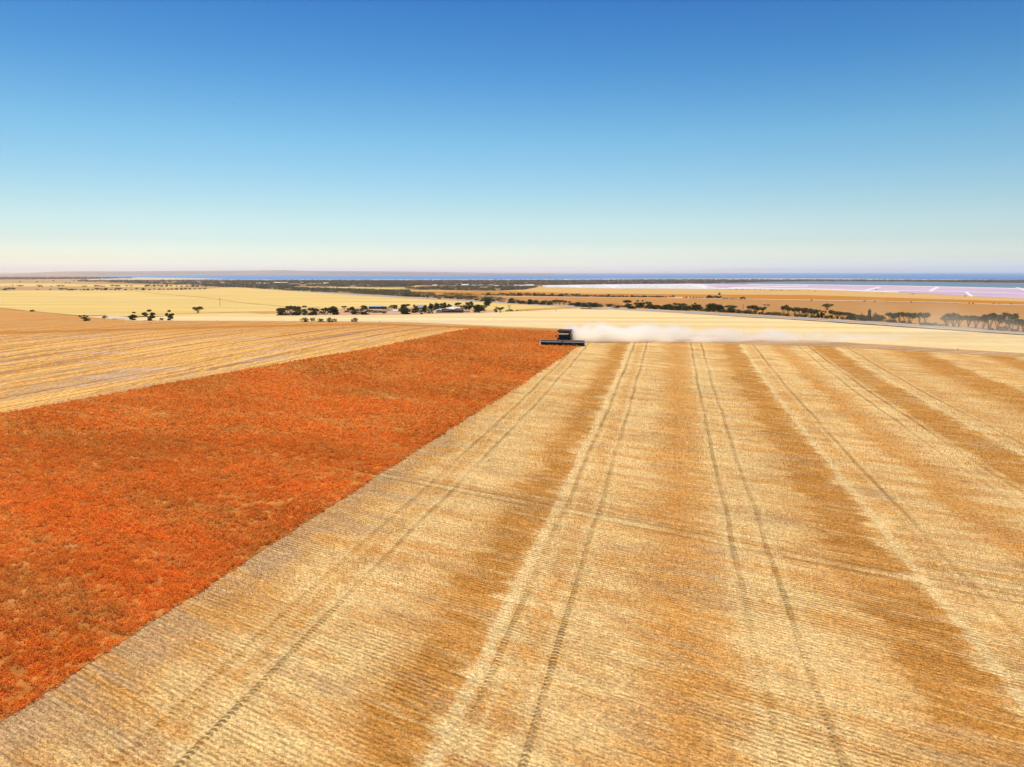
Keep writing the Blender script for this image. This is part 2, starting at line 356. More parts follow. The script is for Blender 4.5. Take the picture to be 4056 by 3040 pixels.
sheet('sea', [(180, 1102.5), (430, 1095.5), (620, 1091), (800, 1089.5), (1200, 1089.5), (1600, 1090), (2000, 1089), (2400, 1086.5), (2800, 1084), (3200, 1081.2), (4056, 1080.2), (7000, 1079.6),
              (7000, 1122), (4056, 1112), (3200, 1106.5), (2400, 1108), (1600, 1111), (800, 1111.5), (430, 1111), (300, 1108)], water('sea_water', (.03, .17, .46), (.05, .24, .54)), jit=0)
M_sand = field_mat('shore_sand', (.75, .62, .46), (.66, .52, .38), .002, .01, .1)
sheet('tidal_flat', [(60, 1103), (250, 1100), (520, 1100), (760, 1102.5), (900, 1105), (700, 1107), (820, 1109.5), (500, 1112), (200, 1110)], M_sand, jit=.2)
sheet('beach', [(430, 1108.5), (800, 1108.8), (1200, 1108.6), (1600, 1108), (2000, 1107.6), (2400, 1105.6), (3200, 1104.2), (4056, 1109.6), (5200, 1114), (5200, 1119), (4056, 1113), (3200, 1108.5), (2400, 1110),
                (1600, 1112.5), (800, 1113), (430, 1113.5)], M_sand, jit=.2)
M_scrub = field_mat('scrub_floor', (.44, .25, .15), (.24, .15, .09), .003, .01, .1)
WOODS = [
 ('far_scrub', 'thin dark strip of coastal scrub across the low land at far left', [(-900, 1102.5), (300, 1100.5), (430, 1101), (545, 1102.6), (430, 1104.5), (300, 1107), (-900, 1109)], 2),
 ('shore_scrub', 'long dark purplish strip of scrub between the sea and the salt ponds', [(430, 1112), (1000, 1112), (1600, 1112), (2100, 1111.5), (2400, 1110), (2770, 1109), (3200, 1109.5), (4056, 1112.5), (5000, 1116), (5000, 1127), (4056, 1121.5), (3500, 1116), (3200, 1115.5), (2956, 1120),
    (2770, 1124.5), (2400, 1127.5), (2150, 1131), (1600, 1132), (1300, 1124), (1000, 1117), (430, 1114.5)], 2),
 ('lowland_wood', 'dark tapering wood beyond the yellow field at left', [(308, 1112), (590, 1118), (820, 1118), (820, 1131), (700, 1129), (590, 1126), (308, 1116)], 3),
 ('town_wood', 'large dark wood around the white township roofs', [(800, 1118), (1000, 1117), (1160, 1115), (1620, 1117), (1680, 1125), (1620, 1139), (1500, 1139), (1156, 1136.5), (1208, 1156), (1130, 1153), (1000, 1143), (900, 1140), (800, 1134)], 4),
 ('middle_wood', 'dark wood block between two orange paddocks in the middle distance', [(1600, 1144), (1680, 1138), (1860, 1136), (2000, 1135), (2130, 1139), (2080, 1149), (1990, 1153), (1930, 1154), (1674, 1150)], 4),
 ('verge_wood', 'dark wood along the lower edge of the pale strip paddock', [(1156, 1141), (1320, 1145), (1470, 1149), (1620, 1152), (1640, 1172), (1620, 1177), (1356, 1163), (1208, 1157)], 5)]

sheet('saltworks_ground', [(2150, 1131), (2420, 1127), (2780, 1124), (2960, 1122), (3200, 1124), (3200, 1147), (2790, 1146), (2150, 1141)], field_mat('salt_flat', (.78, .72, .76), (.86, .84, .86), .01, .03, .1, .1), jit=.1)
sheet('lagoon', [(2700, 1125), (2956, 1120), (3200, 1115), (3500, 1116), (4056, 1122), (5000, 1127), (5000, 1156), (4056, 1143), (3600, 1134), (3200, 1129), (2900, 1127)], water('lagoon_water', (.11, .20, .27), (.16, .25, .31)), jit=.1)
M_pink = water('pink_brine', (.62, .40, .52), (.70, .50, .60), .1, .6)
sheet('salt_pan', [(2790, 1128), (3200, 1128.5), (3600, 1134), (4056, 1143.5), (5000, 1163), (5000, 1219), (4056, 1184), (3860, 1175), (3700, 1166), (3540, 1158), (3200, 1146), (2900, 1146), (2800, 1144)], M_pink, jit=.1)
M_salt = plain('salt_crust', (.88, .85, .84), .9, .1, 0, .08, .1)
def strip(name, line, wd, mat, jit=.2, kind='structure'):
    """a band following a pixel polyline; wd = (thickness in px at each end)"""
    L = dens(line, 60, jit, close=False); n = len(L)
    up = [(x, y - (wd[0] + (wd[1] - wd[0]) * i / (n - 1)) / 2) for i, (x, y) in enumerate(L)]
    dn = [(x, y + (wd[0] + (wd[1] - wd[0]) * i / (n - 1)) / 2) for i, (x, y) in enumerate(L)]
    return sheet(name, up + dn[::-1], mat, kind, 0, step=9999)
strip('salt_levee', [(2960, 1126.5), (3200, 1128.5), (3600, 1134), (4056, 1144), (4900, 1162)], (1.5, 2.5), M_salt)
strip('salt_levee', [(2830, 1144.5), (3200, 1145.5), (3380, 1151.5), (3560, 1158.5)], (3, 4), M_salt)
strip('salt_levee', [(3500, 1151.5), (3800, 1155.5), (4056, 1163.5), (4700, 1184)], (1.6, 2), M_salt)
sheet('salt_levee', [(3420, 1151), (3434, 1152), (3493, 1138), (3479, 1137)], M_salt, jit=0)
sheet('salt_levee', [(3674, 1155), (3690, 1156), (3722, 1138), (3706, 1137.5)], M_salt, jit=0)
sheet('salt_levee', [(3822, 1158), (3834, 1158), (3856, 1175), (3842, 1175)], M_salt, jit=0)
sheet('salt_levee', [(4020, 1139), (4034, 1140), (4110, 1163), (4085, 1162)], M_salt, jit=0)
sheet('salt_levee', [(2880, 1140), (3200, 1133), (3202, 1135.5), (2900, 1143)], M_salt, jit=0)

# paddocks, far to near
M_tanf = field_mat('tan_paddock', (.74, .46, .17), (.66, .40, .15), .003, .02, .3, .12)
M_orgf = field_mat('orange_paddock', (.62, .25, .035), (.52, .22, .04), .004, .03, .3, .15)
M_brnf = field_mat('brown_paddock', (.64, .29, .08), (.54, .26, .09), .004, .02, .4, .2)
M_brn2 = field_mat('brown_grey_paddock', (.48, .25, .10), (.56, .27, .08), .004, .02, .4, .2)
M_yel = field_mat('yellow_paddock', (.84, .59, .22), (.77, .53, .18), .006, .03, .5, .1, line=.05)
M_yel2 = field_mat('pale_paddock', (.90, .675, .37), (.86, .615, .28), .006, .035, .5, .1, R(4), line=.06)
M_lft = field_mat('left_paddock', (.60, .36, .15), (.50, .30, .15), .003, .02, .3, .15)
sheet('paddock', [(-1200, 1109), (300, 1108), (430, 1113), (820, 1113), (900, 1120), (900, 1145), (720, 1152), (-1200, 1156)], M_lft)
sheet('paddock', [(-1200, 1124), (200, 1124), (560, 1130), (760, 1132), (700, 1140), (300, 1136), (-1200, 1138)], M_yel)
sheet('paddock', [(1156, 1136), (1300, 1136.5), (1480, 1140), (1640, 1146), (1500, 1150), (1320, 1145)], M_yel)
sheet('paddock', [(1500, 1140), (1600, 1131), (1700, 1133), (2170, 1136), (2140, 1141), (1600, 1140), (1640, 1145)], M_tanf)
sheet('paddock', [(1560, 1150), (1674, 1150), (1930, 1154), (2130, 1141), (2170, 1139), (2400, 1143), (2800, 1146), (3200, 1147), (3540, 1159), (3860, 1176), (4056, 1185), (5000, 1222), (5000, 1240), (4056, 1197), (3200, 1171), (2400, 1166), (1800, 1160), (1600, 1155)], M_tanf)
sheet('paddock', [(1580, 1152), (1700, 1156), (2000, 1155), (2200, 1160), (2400, 1167), (2900, 1169), (3200, 1170.5), (4056, 1196), (5000, 1236), (5000, 1253), (4056, 1209), (3200, 1189), (2900, 1186), (2670, 1181), (2400, 1178), (1934, 1171), (1600, 1163)], M_orgf)
sheet('paddock', [(1580, 1160), (1934, 1171), (2400, 1178), (2670, 1181), (2900, 1187), (2960, 1210), (2900, 1250), (2420, 1222), (2304, 1218), (2080, 1206), (1860, 1191), (1600, 1176)], M_brnf)
sheet('paddock', [(2750, 1183), (2900, 1187), (3200, 1190), (4056, 1210), (5000, 1255), (5000, 1385), (4056, 1321), (3220, 1264), (2770, 1240), (2550, 1230), (2650, 1205)], M_brn2)
M_dirt = plain('pale_dirt', (.70, .56, .42), .95, .05, 0, .15, .2)
strip('farm_track', [(2650, 1180), (2760, 1181)], (4, 4), M_dirt)
strip('farm_track', [(2760, 1183), (3200, 1190), (3700, 1199), (4056, 1210), (4700, 1237)], (1.6, 2.2), M_dirt)
strip('farm_track', [(1900, 1175), (2400, 1179.5), (2670, 1182)], (1.4, 1.6), M_dirt)
for nm, lb, pts, q in WOODS: sheet('scrub_floor', pts, M_scrub, jit=.5)
sheet('paddock', [(-1200, 1154), (0, 1153), (560, 1152), (720, 1150), (800, 1148), (893, 1140.5), (950, 1140), (1060, 1148), (1208, 1158), (1356, 1164), (1620, 1179), (1860, 1193), (2080, 1207), (2300, 1219), (2300, 1228), (2000, 1248),
                  (1150, 1256), (520, 1256), (320, 1256), (130, 1240), (0, 1225), (-1200, 1180)], M_yel)
M_yard = field_mat('yard_earth', (.55, .25, .12), (.72, .50, .32), .03, .12, .6, .25)
M_streak = field_mat('rusty_grass', (.52, .25, .07), (.66, .40, .15), .02, .1, .5, .2)
sheet('farmyard', [(1080, 1240), (1130, 1228), (1350, 1226), (1420, 1221), (1600, 1222), (1720, 1215), (1840, 1220), (1960, 1232), (2030, 1238), (1990, 1244), (1830, 1247), (1640, 1252), (1400, 1254), (1150, 1255)], M_yard, jit=1.)
sheet('grass_streak', [(860, 1243), (1000, 1237), (1090, 1236), (1110, 1244), (1040, 1246), (980, 1241)], M_streak, jit=.5)
sheet('grass_streak', [(2010, 1236), (2060, 1228), (2160, 1223), (2260, 1219), (2330, 1221), (2240, 1227), (2130, 1233), (2050, 1238)], M_streak, jit=.8)
strip('farm_track', [(537, 1155), (580, 1159), (630, 1167), (720, 1173), (820, 1182), (893, 1192), (960, 1202), (1097, 1214), (1180, 1219), (1270, 1222)], (1.3, 2.4), plain('worn_track', (.50, .30, .12), .95, .05, 0, .15, .2), jit=.1)
strip('farm_track', [(520, 1251), (700, 1247), (860, 1241), (1020, 1238)], (1.6, 2.), M_streak, jit=.3)
M_line = plain('dark_bank', (.34, .19, .08), .95, .05, 0, .3, .2)
strip('field_bank', [(-1200, 1173), (0, 1223), (130, 1237), (320, 1254.5), (420, 1252)], (2.5, 2.5), M_line, jit=.3)
strip('field_bank', [(1000, 1279), (1600, 1281.5), (1800, 1289.5), (2060, 1301.5), (2400, 1314.5), (2770, 1332.5), (3200, 1353.5), (4056, 1406), (4700, 1445)], (1.2, 2.), M_line, jit=.3) if False else None
# road with its verges
M_road = plain('bitumen', (.36, .33, .33), .9, .2, 0, .1, .4)
RD = [(1156, 1153), (1356, 1166), (1600, 1180.5), (1860, 1193.5), (2080, 1206), (2304, 1218.5), (2420, 1225), (2770, 1242.5), (3200, 1266.5), (3600, 1292), (4056, 1322), (4900, 1381)]
strip('road_verge', RD, (5, 17), field_mat('verge_earth', (.58, .36, .19), (.70, .50, .30), .05, .1, .6, .2), jit=.2)
strip('road', RD, (2.2, 8.5), M_road, jit=0)
# pale strip paddock between the farm, the road and the harvest field
sheet('sandy_patch', [(300, 1258), (420, 1254), (560, 1262), (900, 1262), (900, 1276), (330, 1278)], field_mat('sandy_patch', (.80, .62, .40), (.70, .52, .34), .05, .2, .6, .2), jit=.6)
sheet('paddock', [(520, 1263), (700, 1256), (900, 1246), (1050, 1250), (1150, 1254), (1600, 1251.5), (1900, 1243.5), (2060, 1237), (2240, 1227), (2420, 1229.5), (2770, 1249), (3200, 1275), (3600, 1303), (4056, 1333), (4900, 1394),
                  (4900, 1458), (4056, 1406), (3200, 1353), (2770, 1332), (2400, 1314), (2060, 1301), (1800, 1289), (1600, 1281.5), (1300, 1278), (900, 1277), (520, 1276)], M_yel2, jit=.5)
# the harvest field
M_st = stubble_mat('stubble')
sheet('stubble_field', [(-1800, 1195), (0, 1224), (130, 1238), (320, 1257), (520, 1275), (900, 1275.5), (1300, 1277), (1600, 1280), (1800, 1288), (2060, 1300), (2400, 1313), (2770, 1331), (3200, 1352), (4056, 1404.5), (4900, 1458), (8000, 1660), (8000, 3800), (-4500, 3800)], M_st, jit=.3)
sheet('stubble_swaths', [(-1800, 1195), (0, 1224), (130, 1238), (320, 1257), (520, 1275), (900, 1275.5), (1300, 1277), (1600, 1280.5), (1800, 1288.5), (1900, 1293), (1885, 1303), (1500, 1380), (1100, 1448), (733, 1513), (0, 1647), (-1500, 1925), (-4000, 2300)], leftfield_mat(), jit=.3)
CROP = [(2140, 1371), (2205, 1366), (2222, 1345), (2236, 1320), (2060, 1313), (1885, 1304), (1500, 1380), (1100, 1448), (733, 1513), (0, 1647), (-1500, 1925), (-3500, 2300), (-3500, 3600), (-1200, 3680), (0, 2880), (600, 2480), (1200, 2088), (1700, 1760), (2285, 1381), (2315, 1377)]
M_head = field_mat('headland', (.62, .39, .20), (.52, .31, .16), .02, .12, 1.5, .25, R(-20), line=.3)
sheet('headland', [(1300, 1277.5), (1600, 1281), (1800, 1289), (2060, 1301), (2400, 1314), (2770, 1332), (3200, 1353), (4056, 1406), (4900, 1459), (4900, 1476), (4056, 1419), (3289, 1379), (2700, 1362), (2240, 1319), (1885, 1304), (1500, 1286)], M_head, jit=.4)
M_rust = field_mat('rust_strip', (.62, .20, .03), (.56, .27, .07), .02, .2, 1.5, .25)
sheet('rusty_strip', [(-1500, 1335), (0, 1318), (520, 1306), (820, 1298), (1200, 1289), (1500, 1284), (1885, 1300), (1885, 1303), (1480, 1292), (1200, 1297), (820, 1306), (520, 1313), (0, 1330), (-1500, 1350)], M_rust, jit=.8)
sheet('rusty_headland', [(1500, 1286), (1885, 1297), (2100, 1306), (2250, 1313), (2240, 1321), (2060, 1315), (1885, 1305), (1500, 1292)], M_rust, jit=.4)
strip('pale_swath', [(1580, 1362), (1700, 1340), (1789, 1326), (1880, 1312)], (6, 3), M_head)
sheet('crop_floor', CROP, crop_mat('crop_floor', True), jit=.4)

# ------------------------------------------------------------------ crop and straw as real blades
rng = np.random.default_rng(11)
def inpoly(x, y, P):
    inside = np.zeros(len(x), bool); n = len(P)
    for i in range(n):
        x0, y0 = P[i]; x1, y1 = P[(i + 1) % n]
        if y0 == y1: continue
        c = ((y0 > y) != (y1 > y)) & (x < (x1 - x0) * (y - y0) / (y1 - y0) + x0); inside ^= c
    return inside
def vnoise(x, y, seed):
    """cheap smooth value noise"""
    g = np.random.default_rng(seed).random((256, 256))
    xi = np.floor(x).astype(int); yi = np.floor(y).astype(int); fx = x - xi; fy = y - yi
    fx = fx * fx * (3 - 2 * fx); fy = fy * fy * (3 - 2 * fy); a = lambda i, j: g[(xi + i) % 256, (yi + j) % 256]
    return (a(0, 0) * (1 - fx) + a(1, 0) * fx) * (1 - fy) + (a(0, 1) * (1 - fx) + a(1, 1) * fx) * fy
CW = [(p.x, p.y) for p in (at(*q) for q in CROP)]
ROW = .30
cph, sph = math.cos(PH), math.sin(PH)
def row_points(ylo, yhi, sp, xpad=1.12, row=ROW):
    """plants on the sown rows inside the widened view wedge"""
    X = yhi * 0.7116 * xpad / CP + 6
    cs = [(-X, ylo), (X, ylo), (-X, yhi), (X, yhi)]
    rs = [x * cph - y * sph for x, y in cs]; ss = [x * sph + y * cph for x, y in cs]
    k = np.arange(math.floor(min(rs) / row), math.ceil(max(rs) / row)); m = np.arange(min(ss), max(ss), sp)
    Rr, Ss = np.meshgrid(k * row, m); Rr = Rr.ravel(); Ss = Ss.ravel()
    Rr = Rr + rng.normal(0, row * .13, len(Rr)) + .25 * row * np.sin(Ss * .35); Ss = Ss + rng.uniform(-sp / 2, sp / 2, len(Ss))
    x = Rr * cph + Ss * sph; y = -Rr * sph + Ss * cph
    ok = (y > ylo) & (y < yhi) & (np.abs(x) < y * .7116 * xpad + 4)
    return x[ok], y[ok], Rr[ok], Ss[ok]
def leaf_tris(cx, cy, cz, size, stretch=1.):
    n = len(cx); c = np.stack([cx, cy, cz], 1)
    d = rng.normal(size=(n, 3)); d /= np.linalg.norm(d, axis=1)[:, None]; e = rng.normal(size=(n, 3)); e = np.cross(d, e); e /= np.linalg.norm(e, axis=1)[:, None]
    s = size[:, None] if hasattr(size, '__len__') else size
    return np.stack([c + d * s * stretch, c - d * s * .5 * stretch + e * s * .6, c - d * s * .5 * stretch - e * s * .6], 1)
T = []
for ylo, yhi, sp, nl, ls, sz, row in ((22, 50, .19, 46, .052, .95, .30), (50, 85, .24, 30, .072, 1.05, .30), (85, 130, .34, 16, .12, 1.25, .42), (130, 240, .5, 12, .19, 1.5, .6)):
    x, y, r, s = row_points(ylo, yhi, sp, 1.15, row)
    ok = inpoly(x + .5 * (vnoise(s * .5, r * .5, 21) - .5) + rng.normal(0, .08, len(x)), y, CW); x, y, r, s = x[ok], y[ok], r[ok], s[ok]
    den = .55 * vnoise(s * .12, r * .35, 1) + .45 * vnoise(s * .6, r * 1.2, 2)
    wheel = np.zeros(len(x))
    keep = (den > .16) & (rng.random(len(x)) < .97) & (vnoise(s * 2.4 + 50, r * 3.2 + 9, 8) > .23)
    for rc in (rof(at(800, 1728)), rof(at(800, 1758)), rof(at(1500, 1480)), rof(at(1500, 1494))): keep &= ~((np.abs(r - rc) < .2) & (rng.random(len(x)) < .8))
    x, y, r, s, den = x[keep], y[keep], r[keep], s[keep], den[keep]
    n = len(x); hh = (.44 + .25 * (den - .5) +   .45 * (vnoise(s * 1.9, r * 2.4, 3) - .5) + rng.normal(0, .05, n)).clip(.12, .85)
    i = np.repeat(np.arange(n), nl)
    a = rng.uniform(0, 2 * math.pi, len(i)); rr = np.sqrt(rng.random(len(i))) * .19 * sz; tt = rng.random(len(i))
    ex, ey = np.cos(a) * rr, np.sin(a) * rr
    cz = tzn(y[i]) + .06 + hh[i] * (.35 + .65 * tt) * (1 - .5 * (rr / (.19 * sz)) ** 2)
    T.append(leaf_tris(x[i] + ex, y[i] + ey, cz, ls * rng.uniform(.7, 1.3, len(i)), 1.15))
T = np.concatenate(T)
o = link('crop', tris_mesh('crop', T, [crop_mat('crop_leaf')]))
tag(o, 'standing rusty orange crop not yet harvested, left of the stubble', 'crop', kind='stuff')
print('crop tris', len(T))
# straw
T = []
for ylo, yhi, sp, nl, hgt, wd in ((22, 42, .055, 2, .13, .011), (42, 70, .09, 2, .16, .018), (70, 150, .17, 2, .19, .03)):
    x, y, r, s = row_points(ylo, yhi, sp, 1.06)
    ok = ~inpoly(x, y, CW) & (x * math.cos(TH) - y * math.sin(TH) > -32); x, y, r, s = x[ok], y[ok], r[ok], s[ok]
    u = x * math.cos(TH) - y * math.sin(TH)
    ok = np.ones(len(x), bool)
    for t in TRACKS: ok &= ~((np.abs(u - t) < .26) & (rng.random(len(x)) < .75))
    ok &= rng.random(len(x)) < 1.1 - np.clip((y - 40) / 100, 0, 1.1)
    ok &= rng.random(len(x)) < (.35 + .65 * vnoise(s * .3, r * .9, 5))
    x, y = x[ok], y[ok]
    i = np.repeat(np.arange(len(x)), nl); n = len(i)
    a = rng.uniform(0, 2 * math.pi, n); tilt = rng.uniform(.1, 1.3, n); L = hgt * rng.uniform(.5, 1.3, n)
    b0 = np.stack([x[i] + rng.normal(0, .03, n), y[i] + rng.normal(0, .03, n), tzn(y[i]) + .0 + .02], 1)
    d = np.stack([np.cos(a) * np.sin(tilt), np.sin(a) * np.sin(tilt), np.cos(tilt)], 1)
    sd_ = np.stack([-np.sin(a), np.cos(a), np.zeros(n)], 1) * wd
    # a little layer height over the field sheets
    b0[:, 2] += .05 + 45 * (.004 + y[i] * 1.2e-5)
    T.append(np.stack([b0 - sd_, b0 + sd_, b0 + d * L[:, None]], 1))
T = np.concatenate(T)
o = link('straw', tris_mesh('straw', T, [stubble_mat('straw', True)]))
tag(o, 'short cut straw standing and lying in rows on the harvested ground', 'stubble', kind='stuff')
print('straw tris', len(T), 'layers', _layer[0])

# ------------------------------------------------------------------ far hills beyond the sea
def ridge(name, prof, Y, depth, mat, seed, label=None):
    """low hill range: prof = (photo x, photo y of the skyline)"""
    xs = np.arange(prof[0][0], prof[-1][0] + 1, 12.); py = np.interp(xs, [p[0] for p in prof], [p[1] for p in prof])
    r_ = np.random.default_rng(seed); m = 9; base = -25.5
    X = (xs - 2028) / FPX * CP * Y; top = CAMZ + (HZ - py) / FPX * CP * Y * (1 + .0 * X)
    bm = bmesh.new(); G = []
    for j in range(m):
        f = j / (m - 1); prof_h = math.sin(math.pi * min(1, f * 1.0)) if f <= .5 else math.sin(math.pi * f)
        k = r_.normal(0, .05, len(xs)); k = np.convolve(k, np.ones(7) / 7, 'same') * 2
        G.append([bm.verts.new((X[i] * (Y + (f - .5) * depth) / Y, Y + (f - .5) * depth, base + max(0, (top[i] - base)) * max(0, prof_h + (k[i] if 0 < j < m - 1 and j != m // 2 else 0)))) for i in range(len(xs))])
    for j in range(m - 1):
        for i in range(len(xs) - 1): bm.faces.new((G[j][i], G[j][i + 1], G[j + 1][i + 1], G[j + 1][i]))
    return tag(bm_obj(name, bm, mat, smooth=True), label, None, None, 'structure')
M_hill = field_mat('hill_country', (.46, .30, .22), (.26, .20, .19), .0006, .0012, .004, .1)
ridge('hills', [(-900, 1092), (-300, 1094), (0, 1088), (100, 1083), (220, 1076.5), (300, 1075.5), (430, 1075.5), (640, 1074.5), (800, 1073.5), (1000, 1072.5), (1120, 1071), (1210, 1074), (1400, 1075), (1700, 1077.5), (1900, 1081), (2200, 1084)], 12500, 3200, M_hill, 3)
ridge('hills', [(1300, 1076), (1560, 1073), (1700, 1071.5), (1850, 1073.5), (2100, 1076), (2350, 1074), (2500, 1076), (2700, 1073), (2850, 1067), (2956, 1063), (3050, 1065), (3220, 1066), (3350, 1066), (3500, 1067.5), (3800, 1072), (4056, 1074), (4700, 1076)], 50000, 9000, M_hill, 4)

# ------------------------------------------------------------------ woods: clumped masses
M_leafd = leaf_mat('wood_leaf', (.035, .045, .02), (.12, .12, .05), .05)
M_leafs = leaf_mat('scrub_leaf', (.05, .045, .05), (.10, .085, .07), .02)
for nm, lb, pts, dn in WOODS:
    x0, x1 = max(-500, min(p[0] for p in pts)), min(4560, max(p[0] for p in pts)); y0, y1 = min(p[1] for p in pts), max(p[1] for p in pts)
    n = int((x1 - x0) * (y1 - y0) * .20 * (1 if dn < 4 else 1.1)); xx = rng.uniform(x0, x1, n); yy = rng.uniform(y0, y1, n); ok = inpoly(xx, yy, pts); xx, yy = xx[ok], yy[ok]
    if dn > 2: ok = vnoise(xx * .035, yy * .30, dn + 30) > .28; xx, yy = xx[ok], yy[ok]
    cx, cy, cz, sz_ = [], [], [], []
    for a, b_ in zip(xx, yy):
        p = at(a, b_); m = mpp(p.y); hh = m * rj.uniform(4.0, 7.5) * (1 if dn > 2 else .6); ww = m * rj.uniform(2.5, 6)
        for _ in range(26):
            an = rj.uniform(0, 6.28); q = math.sqrt(rj.random()); t = rj.random()
            cx.append(p.x + math.cos(an) * q * ww); cy.append(p.y + math.sin(an) * q * ww); cz.append(p.z + .5 + hh * t * (1 - .6 * q * q)); sz_.append(m * rj.uniform(.9, 1.9))
    o = link(nm, tris_mesh(nm, leaf_tris(np.array(cx), np.array(cy), np.array(cz), np.array(sz_)), [M_leafs if dn == 2 else M_leafd]))
    tag(o, lb, 'wood', kind='stuff')

def undergrowth(name, label, line, up, dnn, hpx, dens_, mat):
    cx, cy, cz, sz_ = [], [], [], []
    for (ax, ay), (bx_, by_) in zip(line, line[1:]):
        for _ in range(int(math.hypot(bx_ - ax, by_ - ay) * dens_)):
            t = rj.random(); px, py = ax + (bx_ - ax) * t, ay + (by_ - ay) * t - rj.uniform(up, dnn)
            if math.sin(px * .035) + math.sin(px * .0137 + 1) < -1.1: continue
            p = at(px, py); m = mpp(p.y); hh = m * hpx * rj.uniform(.4, 1.); ww = m * hpx * rj.uniform(.5, 1.1)
            for _ in range(30):
                an = rj.uniform(0, 6.28); q = math.sqrt(rj.random()); tt = rj.random()
                cx.append(p.x + math.cos(an) * q * ww); cy.append(p.y + math.sin(an) * q * ww); cz.append(p.z + .2 + hh * tt * (1 - .6 * q * q)); sz_.append(m * rj.uniform(.8, 1.6))
    tag(link(name, tris_mesh(name, leaf_tris(np.array(cx), np.array(cy), np.array(cz), np.array(sz_)), [mat])), label, 'undergrowth', kind='stuff')
undergrowth('roadside_undergrowth', 'low tangled undergrowth beneath the roadside belt of trees', [(x, y) for x, y in RD if x < 3700], 4, 13, 22, .26, M_leafd)
undergrowth('farm_thicket', 'tangled garden thicket among the farmyard trees around the homestead', [(1440, 1240), (1560, 1237), (1640, 1238), (1700, 1226), (1840, 1221), (1880, 1222)], 0, 9, 16, .22, M_leafd)
undergrowth('belt_scrub', 'continuous scrubby growth filling the belt between road and hedge line', [(1330, 1158), (1600, 1172), (1860, 1187), (2000, 1196)], 2, 14, 11, .8, M_leafd)
undergrowth('hedge_undergrowth', 'low undergrowth along the hedge line between orange paddocks', [(1620, 1164), (1934, 1172), (2400, 1178.5), (2670, 1182)], 0, 4, 7, .35, M_leafd)

